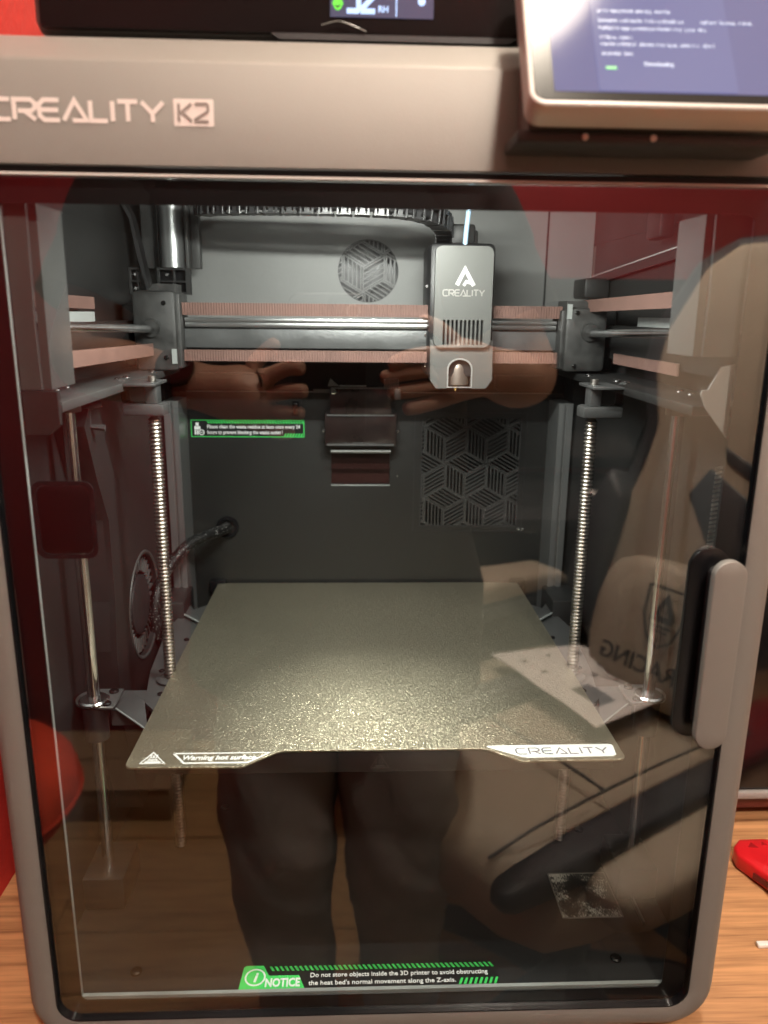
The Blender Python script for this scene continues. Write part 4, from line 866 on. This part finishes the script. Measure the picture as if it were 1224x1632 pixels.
arm_chain(V, E, 3, (-.265, -.635, .560), (-.335, -.545, .365), (-.178, -.438, .350), (-.128, -.410, .338),
          [[(-.100, -.395, .362), (-.078, -.388, .372), (-.060, -.384, .372)], [(-.098, -.398, .344), (-.076, -.388, .350), (-.058, -.382, .350)], [(-.098, -.402, .326), (-.078, -.390, .328), (-.062, -.384, .328)], [(-.102, -.408, .310), (-.086, -.396, .308), (-.072, -.390, .308)]],
          [(-.120, -.428, .368), (-.104, -.430, .385), (-.090, -.426, .396)])
arm_chain(V, E, 3, (.100, -.635, .560), (.205, -.570, .340), (.128, -.450, .366), (.098, -.418, .366),
          [[(.068, -.398, .386), (.040, -.386, .384), (.018, -.383, .374)], [(.064, -.400, .370), (.036, -.388, .368), (.010, -.384, .362)], [(.066, -.404, .354), (.040, -.391, .350), (.018, -.386, .348)], [(.070, -.410, .338), (.050, -.396, .334), (.034, -.390, .332)]],
          [(.090, -.432, .396), (.070, -.434, .412), (.050, -.430, .418)])
PE = skin_body('person', V, E, 'skin')
tag(PE, 'person in black shirt and charcoal trousers holding a phone', 'person')
# tee and trousers
bm = BM(); rings = []
for z, cx, rx, ry in ((-.055, -.035, .205, .178), (-.05, -.035, .207, .180), (.06, -.038, .202, .168), (.16, -.045, .188, .140), (.27, -.058, .186, .126), (.38, -.072, .204, .132), (.47, -.081, .220, .134), (.535, -.085, .222, .128), (.580, -.085, .195, .116), (.615, -.085, .155, .108), (.643, -.085, .095, .086), (.662, -.085, .068, .068)):
    row = []
    for k in range(40):
        q = 2*PI*k/40; f_ = .006*math.sin(5*q+z*30)*(1 if z < .3 else .4)+.004*math.sin(9*q-z*45)
        row.append(bm.verts.new((cx+(rx+f_)*math.cos(q), -.643+(ry+f_)*math.sin(q), z)))
    rings.append(row)
for r0, r1 in zip(rings, rings[1:]):
    for k in range(40): bm.faces.new((r0[k], r0[(k+1) % 40], r1[(k+1) % 40], r1[k]))
for sh, el, in_ in (((-.265, -.635, .545), (-.330, -.555, .375), .06), ((.100, -.635, .545), (.195, -.578, .355), -.06)):
    sh, el = Vector(sh), Vector(el); st = sh+Vector((in_, 0, .015))
    tube(bm, spline([st, sh, sh*.6+el*.4, sh*.25+el*.75], 5), [.060]*2+[.078]*4+[.080]*4+[.076]*4+[.074]*2, 20, cap=False)
sh_ = obj('shirt', bm, 'cloth_tee', PE, angle=80)
V = [((-.035, -.64, .165), (.165, .118)), ((-.035, -.64, .10), (.165, .115))]; E = [(0, 1)]
for s, hx, kx, ax in ((-1, -.112, -.115, -.095), (1, .045, .048, .062)):
    h_ = add((hx, -.625, .03), .098, 1); k_ = add((hx*.5+kx*.5, -.580, -.09), .092, h_); k_ = add((kx-.003, -.545, -.21), .086, k_); k_ = add((kx+.004, -.535, -.275), .080, k_); k_ = add((kx, -.555, -.35), .075, k_)
    k_ = add((kx*.5+ax*.5, -.580, -.47), .066, k_); k_ = add((ax-.003, -.600, -.58), .062, k_); add((ax, -.615, -.69), .064, k_)
tr = skin_body('trousers', V, E, 'trouser', PE, sub=3)
tex = None
for v in tr.data.vertices:                     # cloth folds
    z = v.co.z; n = v.normal
    v.co += n*(.0030*math.sin(z*47+v.co.x*60+math.sin(v.co.y*40)*2.5)+.0018*math.sin(z*121+v.co.x*155+v.co.y*90))*(1 if z < -.05 else .3)
V = [((-.085, -.635, .825), (.086, .090)), ((-.085, -.632, .890), (.088, .098)), ((-.085, -.628, .945), (.062, .070))]; E = [(0, 1), (1, 2)]
skin_body('hair', V, E, 'hair', PE)
for s in (-1, 1):
    bm = BM(); bmesh.ops.create_uvsphere(bm, u_segments=12, v_segments=8, radius=.012); bmesh.ops.translate(bm, vec=(-.085+s*.031, -.5285, .822), verts=bm.verts); obj('eye', bm, 'ptfe_white', PE)
    bm = BM(); box(bm, -.085+s*.088-.006, -.085+s*.088+.006, -.618, -.590, .775, .832, bev=.005); obj('ear', bm, 'skin', PE)
bm = BM(); box(bm, -.110, -.060, -.522, -.510, .755, .764, bev=.003); obj('mouth', bm, mat('lips', (.40, .14, .11), .5), PE)
for x in (-.095, .062):
    bm = BM(); box(bm, x-.042, x+.042, -.68, -.42, -.749, -.705, bev=.018, seg=3); obj('shoe', bm, 'black', PE)
# wrist watch: a child of the person, worn on the wrist
wrx = Vector((-.192, -.447, .3515)); ax_ = (Vector((-.178, -.438, .350))-Vector((-.335, -.545, .365))).normalized()
bm = BM(); tube(bm, [wrx-ax_*.011, wrx+ax_*.011], .0325, 24, cap=False); obj('watch_strap', bm, 'black', PE)
bm = BM(); tube(bm, [wrx+Vector((0, .028, .016)), wrx+Vector((0, .036, .020))], .019, 20); obj('watch_case', bm, 'black_gloss', PE)
# ---- phone: its back lens is where the picture is taken from
PH = bpy.data.objects.new('phone', None); C.objects.link(PH); tag(PH, 'dark phone held upright in both hands behind the camera', 'phone')
PH.matrix_world = Matrix.Translation((-.01476, -.37515, .42550)) @ S.camera.matrix_world.to_3x3().to_4x4()
def ph(name, bm, m): o = obj(name, bm, m); o.parent = PH; return o
bm = BM(); plate(bm, [rr(-.0610, .0130, -.1330, .0150, .011, 8)], .0080, 'z', .0080, bev=.0015); ph('case', bm, 'black')
bm = BM(); plate(bm, [rr(-.0240, .0110, -.0230, .0130, .008, 8)], .0020, 'z', .0032, bev=.0005); ph('camera_bump', bm, 'black_gloss')
bm = BM(); plate(bm, [circ(0, 0, .0068, 28), circ(0, 0, .0052, 28)], .0018, 'z', .0018); plate(bm, [circ(-.0145, -.0115, .0068, 28), circ(-.0145, -.0115, .0045, 28)], .0018, 'z', .0018); ph('lens_ring', bm, 'chrome')
bm = BM(); plate(bm, [rr(-.0590, .0110, -.1310, .0130, .009, 8)], .0004, 'z', .0123); ph('display', bm, mat('lit_phone_display', (.02, .02, .02), .1, emit=((.3, .28, .26), .6)))

# ---- gaming chair, turned three quarters
GC = bpy.data.objects.new('gaming_chair', None); C.objects.link(GC); tag(GC, 'beige and black gaming chair with a lumbar cushion and wide seat', 'chair')
fwd = Vector((-.85, .53, 0)).normalized(); wid = Vector((.53, .85, 0)).normalized()     # seat front, side nearest the desk
GC.matrix_world = Matrix(((wid.x, fwd.x, 0, .345), (wid.y, fwd.y, 0, -.675), (0, 0, 1, -.75), (0, 0, 0, 1)))
def gc(name, bm, m, par=None, angle=60): o = obj(name, bm, m, angle=angle); o.parent = par or GC; return o
def cushion(x0, x1, y0, y1, z0, z1, b, crown=.0):
    bm = BM(); t = bmesh.new(); bmesh.ops.create_cube(t, size=1)
    bmesh.ops.subdivide_edges(t, edges=list(t.edges), cuts=5, use_grid_fill=True)
    for v in t.verts:
        c = v.co*2; k = 1-b*(c.x**4*c.y**4+c.y**4*c.z**4*.6+c.x**4*c.z**4*.6)
        q = Vector((c.x*k, c.y*k, c.z*k))
        q.z += crown*(1-c.x**2)*(1-c.y**2)*(1 if c.z > .9 else 0)
        v.co = Vector(((x0+x1)/2+q.x*(x1-x0)/2, (y0+y1)/2+q.y*(y1-y0)/2, (z0+z1)/2+q.z*(z1-z0)/2))
    bmesh.ops.smooth_vert(t, verts=t.verts, factor=.5, use_axis_x=True, use_axis_y=True, use_axis_z=True)
    join(bm, t); return bm
bm = cushion(-.230, .215, -.26, .31, .42, .535, .08, .020); seat = gc('seat', bm, 'beige')
for s in (-1, 1):
    bm = cushion(min(s*.175, s*.305), max(s*.175, s*.275), -.24, .230, .485, .548, .10); bo = gc('seat_bolster', bm, 'beige')
    bm = cushion(min(s*.150, s*.203), max(s*.150, s*.203), -.24, .350, .525, .566, .12); gc('bolster_stripe', bm, 'chair_black', bo)
# backrest, leaning back a little
BK = Matrix.Translation((0, -.225, .50)) @ Matrix.Rotation(math.radians(14), 4, 'X')
def bk(bm): bmesh.ops.transform(bm, matrix=BK, verts=bm.verts); return bm
outl = [(-.17, -.02), (-.23, .05), (-.275, .18), (-.285, .28), (-.235, .42), (-.225, .50), (-.265, .60), (-.262, .68), (-.20, .80), (-.13, .84), (.13, .84), (.20, .80), (.262, .68), (.265, .60), (.225, .50), (.235, .42), (.285, .28), (.275, .18), (.23, .05), (.17, -.02)]
bm = BM(); prism(bm, outl, 'y', -.085, -.012, bev=.018); back = gc('backrest', bk(bm), 'chair_black')
inn = [(a*.80, b*.96+.012) for a, b in outl]
bm = BM(); prism(bm, inn, 'y', -.030, .012, bev=.014); gc('back_cushion', bk(bm), 'beige', back)
for s in (-1, 1):
    bm = BM(); prism(bm, [(s*.175, .06), (s*.275, .16), (s*.287, .28), (s*.24, .41), (s*.19, .36), (s*.20, .22)], 'y', -.05, .040, bev=.018); gc('back_wing', bk(bm), 'chair_black', back)
for pl in ([(-.035, .475), (-.025, .450), (.110, .385), (.110, .415)], [(-.050, .435), (-.078, .385), (-.015, .300), (.060, .255), (.112, .255), (.112, .350), (.020, .400)]):
    bm = BM(); prism(bm, pl, 'y', .006, .0165, bev=.003); gc('back_stripe', bk(bm), 'chair_black', back)
bm = cushion(-.165, .165, .000, .105, .030, .270, .22); lum = gc('lumbar_cushion', bk(bm), 'beige')
SH = Matrix(((-1, 0, 0, 0), (0, 0, 1, .116), (0, 1, 0, 0), (0, 0, 0, 1)))
bm = BM(); stroke(bm, [(-.036, .232), (.036, .232), (.036, .185), (.022, .150), (0, .136), (-.022, .150), (-.036, .185), (-.036, .232)], .004, SH, 0, .0015)
stroke(bm, [(-.018, .182), (0, .218), (.018, .182), (-.018, .182)], .010, SH, 0, .0015); stroke(bm, [(-.018, .170), (.018, .170)], .004, SH, 0, .0015); stroke(bm, [(-.014, .162), (.014, .162)], .003, SH, 0, .0015); gc('chair_emblem', bk(bm), 'chair_ink', lum)
bm = BM(); text(bm, 'GTRACING', .040, SH @ Matrix.Translation((0, .088, .001)), bold=.012, ext=.001, align='CENTER'); gc('chair_lettering', bk(bm), 'chair_ink', lum)
for s in (-1, 1):
    bm = BM(); prism(bm, [(-.28, .655), (-.24, .690), (-.10, .700), (.01, .690), (.045, .665), (.03, .655)], 'x', s*.335-.045, s*.335+.045, bev=.012); ar = gc('armrest', bm, 'beige')
    bm = BM(); prism(bm, [(-.29, .628), (-.285, .654), (.035, .654), (.052, .640), (.03, .622)], 'x', s*.335-.047, s*.335+.047, bev=.008); gc('armrest_base', bm, 'chair_black', ar)
    bm = BM(); box(bm, s*.335-.022, s*.335+.022, -.06, .05, .36, .625, bev=.006); box(bm, min(s*.15, s*.35), max(s*.15, s*.35), -.05, .04, .345, .375, bev=.004); gc('armrest_post', bm, 'chair_black', ar)
bm = BM(); box(bm, -.14, .14, -.16, .16, .345, .392, bev=.008); cyl(bm, (0, 0, .10), (0, 0, .35), .026, 20); gc('gas_lift', bm, 'chair_black')
for k in range(5):
    a = 2*PI*k/5+.3; d = Vector((math.cos(a), math.sin(a), 0))
    bm = BM(); tube(bm, [Vector((0, 0, .115)), d*.16+Vector((0, 0, .105)), d*.31+Vector((0, 0, .075))], [.034, .028, .018], 10); lg = gc('star_leg', bm, 'chair_black')
    bm = BM(); cc = d*.31; sd = Vector((-d.y, d.x, 0)); cyl(bm, cc+sd*.024+Vector((0, 0, .030)), cc-sd*.024+Vector((0, 0, .030)), .029, 18); gc('caster', bm, 'black', lg)
for pts in ([(-.155, -.22, .5520), (-.150, .0, .5590), (-.150, .20, .5560), (-.135, .295, .530)], [(.120, -.22, .5520), (.118, .0, .5590), (.118, .20, .5560), (.105, .295, .530)], [(-.15, .10, .5580), (0, .10, .5610), (.118, .10, .5580)]):
    bm = BM(); tube(bm, spline(pts, 6), .0022, 6); gc('seam_piping', bm, 'chair_black', seat)
# ---- leaflet on the seat
def leaf(u, v):                                # sheet sagging over the cushion
    a, b, c, d = Vector((.235, -.915)), Vector((.405, -.945)), Vector((.515, -.765)), Vector((.352, -.662))
    p = (a*(1-u)+b*u)*(1-v)+(d*(1-u)+c*u)*v
    return Vector((p.x, p.y, -.1745+.007*math.sin(2*PI*v)**2*(.4+.6*u)-.004*v*v+.004*u*(1-v)))
bm = BM(); n1, n2 = 14, 16
g = [[bm.verts.new(leaf(i/n1, j/n2)) for j in range(n2+1)] for i in range(n1+1)]; g2 = [[bm.verts.new(leaf(i/n1, j/n2)-Vector((0, 0, .0012))) for j in range(n2+1)] for i in range(n1+1)]
for i in range(n1):
    for j in range(n2): bm.faces.new((g[i][j], g[i+1][j], g[i+1][j+1], g[i][j+1])); bm.faces.new((g2[i][j+1], g2[i+1][j+1], g2[i+1][j], g2[i][j]))
ed = [(i, 0) for i in range(n1+1)]+[(n1, j) for j in range(1, n2+1)]+[(i, n2) for i in range(n1-1, -1, -1)]+[(0, j) for j in range(n2-1, 0, -1)]
for (a, b), (c, d) in zip(ed, ed[1:]+ed[:1]): bm.faces.new((g[a][b], g2[a][b], g2[c][d], g[c][d]))
LF = obj('leaflet', bm, 'paper'); tag(LF, 'unfolded printed instruction leaflet lying on the chair seat', 'leaflet')
bm = BM()
def mark(u0, u1, v0, v1, h=.0012, n=5):
    gg = [[bm.verts.new(leaf(u0+(u1-u0)*i/n, v0+(v1-v0)*j/n)+Vector((0, 0, h))) for j in range(n+1)] for i in range(n+1)]
    for i in range(n):
        for j in range(n): bm.faces.new((gg[i][j], gg[i+1][j], gg[i+1][j+1], gg[i][j+1]))
mark(.22, .42, .62, .86)
for (u, v) in ((.15, .18), (.2, .36), (.45, .14), (.5, .34), (.75, .2), (.8, .4), (.7, .66), (.82, .8), (.6, .5)):
    a = random.uniform(0, 3)
    for k in range(4):
        du, dv = random.uniform(-.03, .03), random.uniform(-.02, .02); mark(u+du, u+du+random.uniform(.02, .06), v+dv, v+dv+random.uniform(.008, .02), n=1)
obj('leaflet_print', bm, 'paper_ink', LF, smooth=False)
# ---- red stool, box, desk
RS = thing('red_stool', (-.66, -.80, -.75), 'round stool with a thick red cushion by the left wall', 'stool')
bm = BM(); lathe(bm, [(.05, -.435), (.150, -.435), (.182, -.425), (.200, -.400), (.203, -.375), (.196, -.345), (.175, -.322), (.130, -.312), (.02, -.308)], -.690, -.80, 40); obj('cushion', bm, 'red_cloth', RS, angle=80)
bm = BM(); tube(bm, [(-.690+.2025*math.cos(2*PI*k/40), -.80+.2025*math.sin(2*PI*k/40), -.385) for k in range(41)], .004, 6); obj('piping', bm, 'red_cloth', RS)
for a in (.4, 1.97, 3.54, 5.11):
    bm = BM(); cyl(bm, (-.69+.11*math.cos(a), -.80+.11*math.sin(a), -.436), (-.69+.16*math.cos(a), -.80+.16*math.sin(a), -.75), .013, 10); obj('leg', bm, 'black', RS)
CB = thing('cardboard_box', (-.55, -1.32, -.75), 'low brown cardboard box on the floor boards by the wall', 'box')
bm = BM(); box(bm, -.95, -.445, -1.50, -1.24, -.750, -.665, bev=.002); obj('box_body', bm, 'cardboard', CB)
bm = BM(); box(bm, -.952, -.443, -1.502, -1.372, -.6648, -.6620); box(bm, -.952, -.443, -1.368, -1.238, -.6648, -.6625); obj('flap', bm, 'cardboard', CB)
DK = thing('black_desk', (1.1, -1.35, -.75), 'black computer desk against the wall behind the chair', 'desk')
part('desk_top', 'black', DK, (.02, 1.95, -1.58, -1.12, -.005, .025), bev=.003)
part('side_panel', 'black', DK, (.02, .05, -1.57, -1.14, -.75, -.0055)); part('side_panel', 'black', DK, (1.92, 1.95, -1.57, -1.14, -.75, -.0055))
part('back_board', 'black', DK, (.055, 1.915, -1.56, -1.545, -.75, -.0055))
MN = thing('monitor', (1.0, -1.45, .025), 'wide black monitor standing on the black desk', 'monitor')
part('screen', 'black_gloss', MN, (.04, 1.62, -1.50, -1.465, .06, .505), bev=.005); part('stand', 'black', MN, (.95, 1.03, -1.51, -1.5005, .0258, .30)); part('stand_foot', 'black', MN, (.85, 1.13, -1.54, -1.36, .0252, .035), bev=.003)
bm = BM(); box(bm, .53, .72, -1.36, -1.16, .0255, .0285); tag(obj('notepad', bm, 'paper'), 'white notepad on the black desk below the monitor', 'notepad')
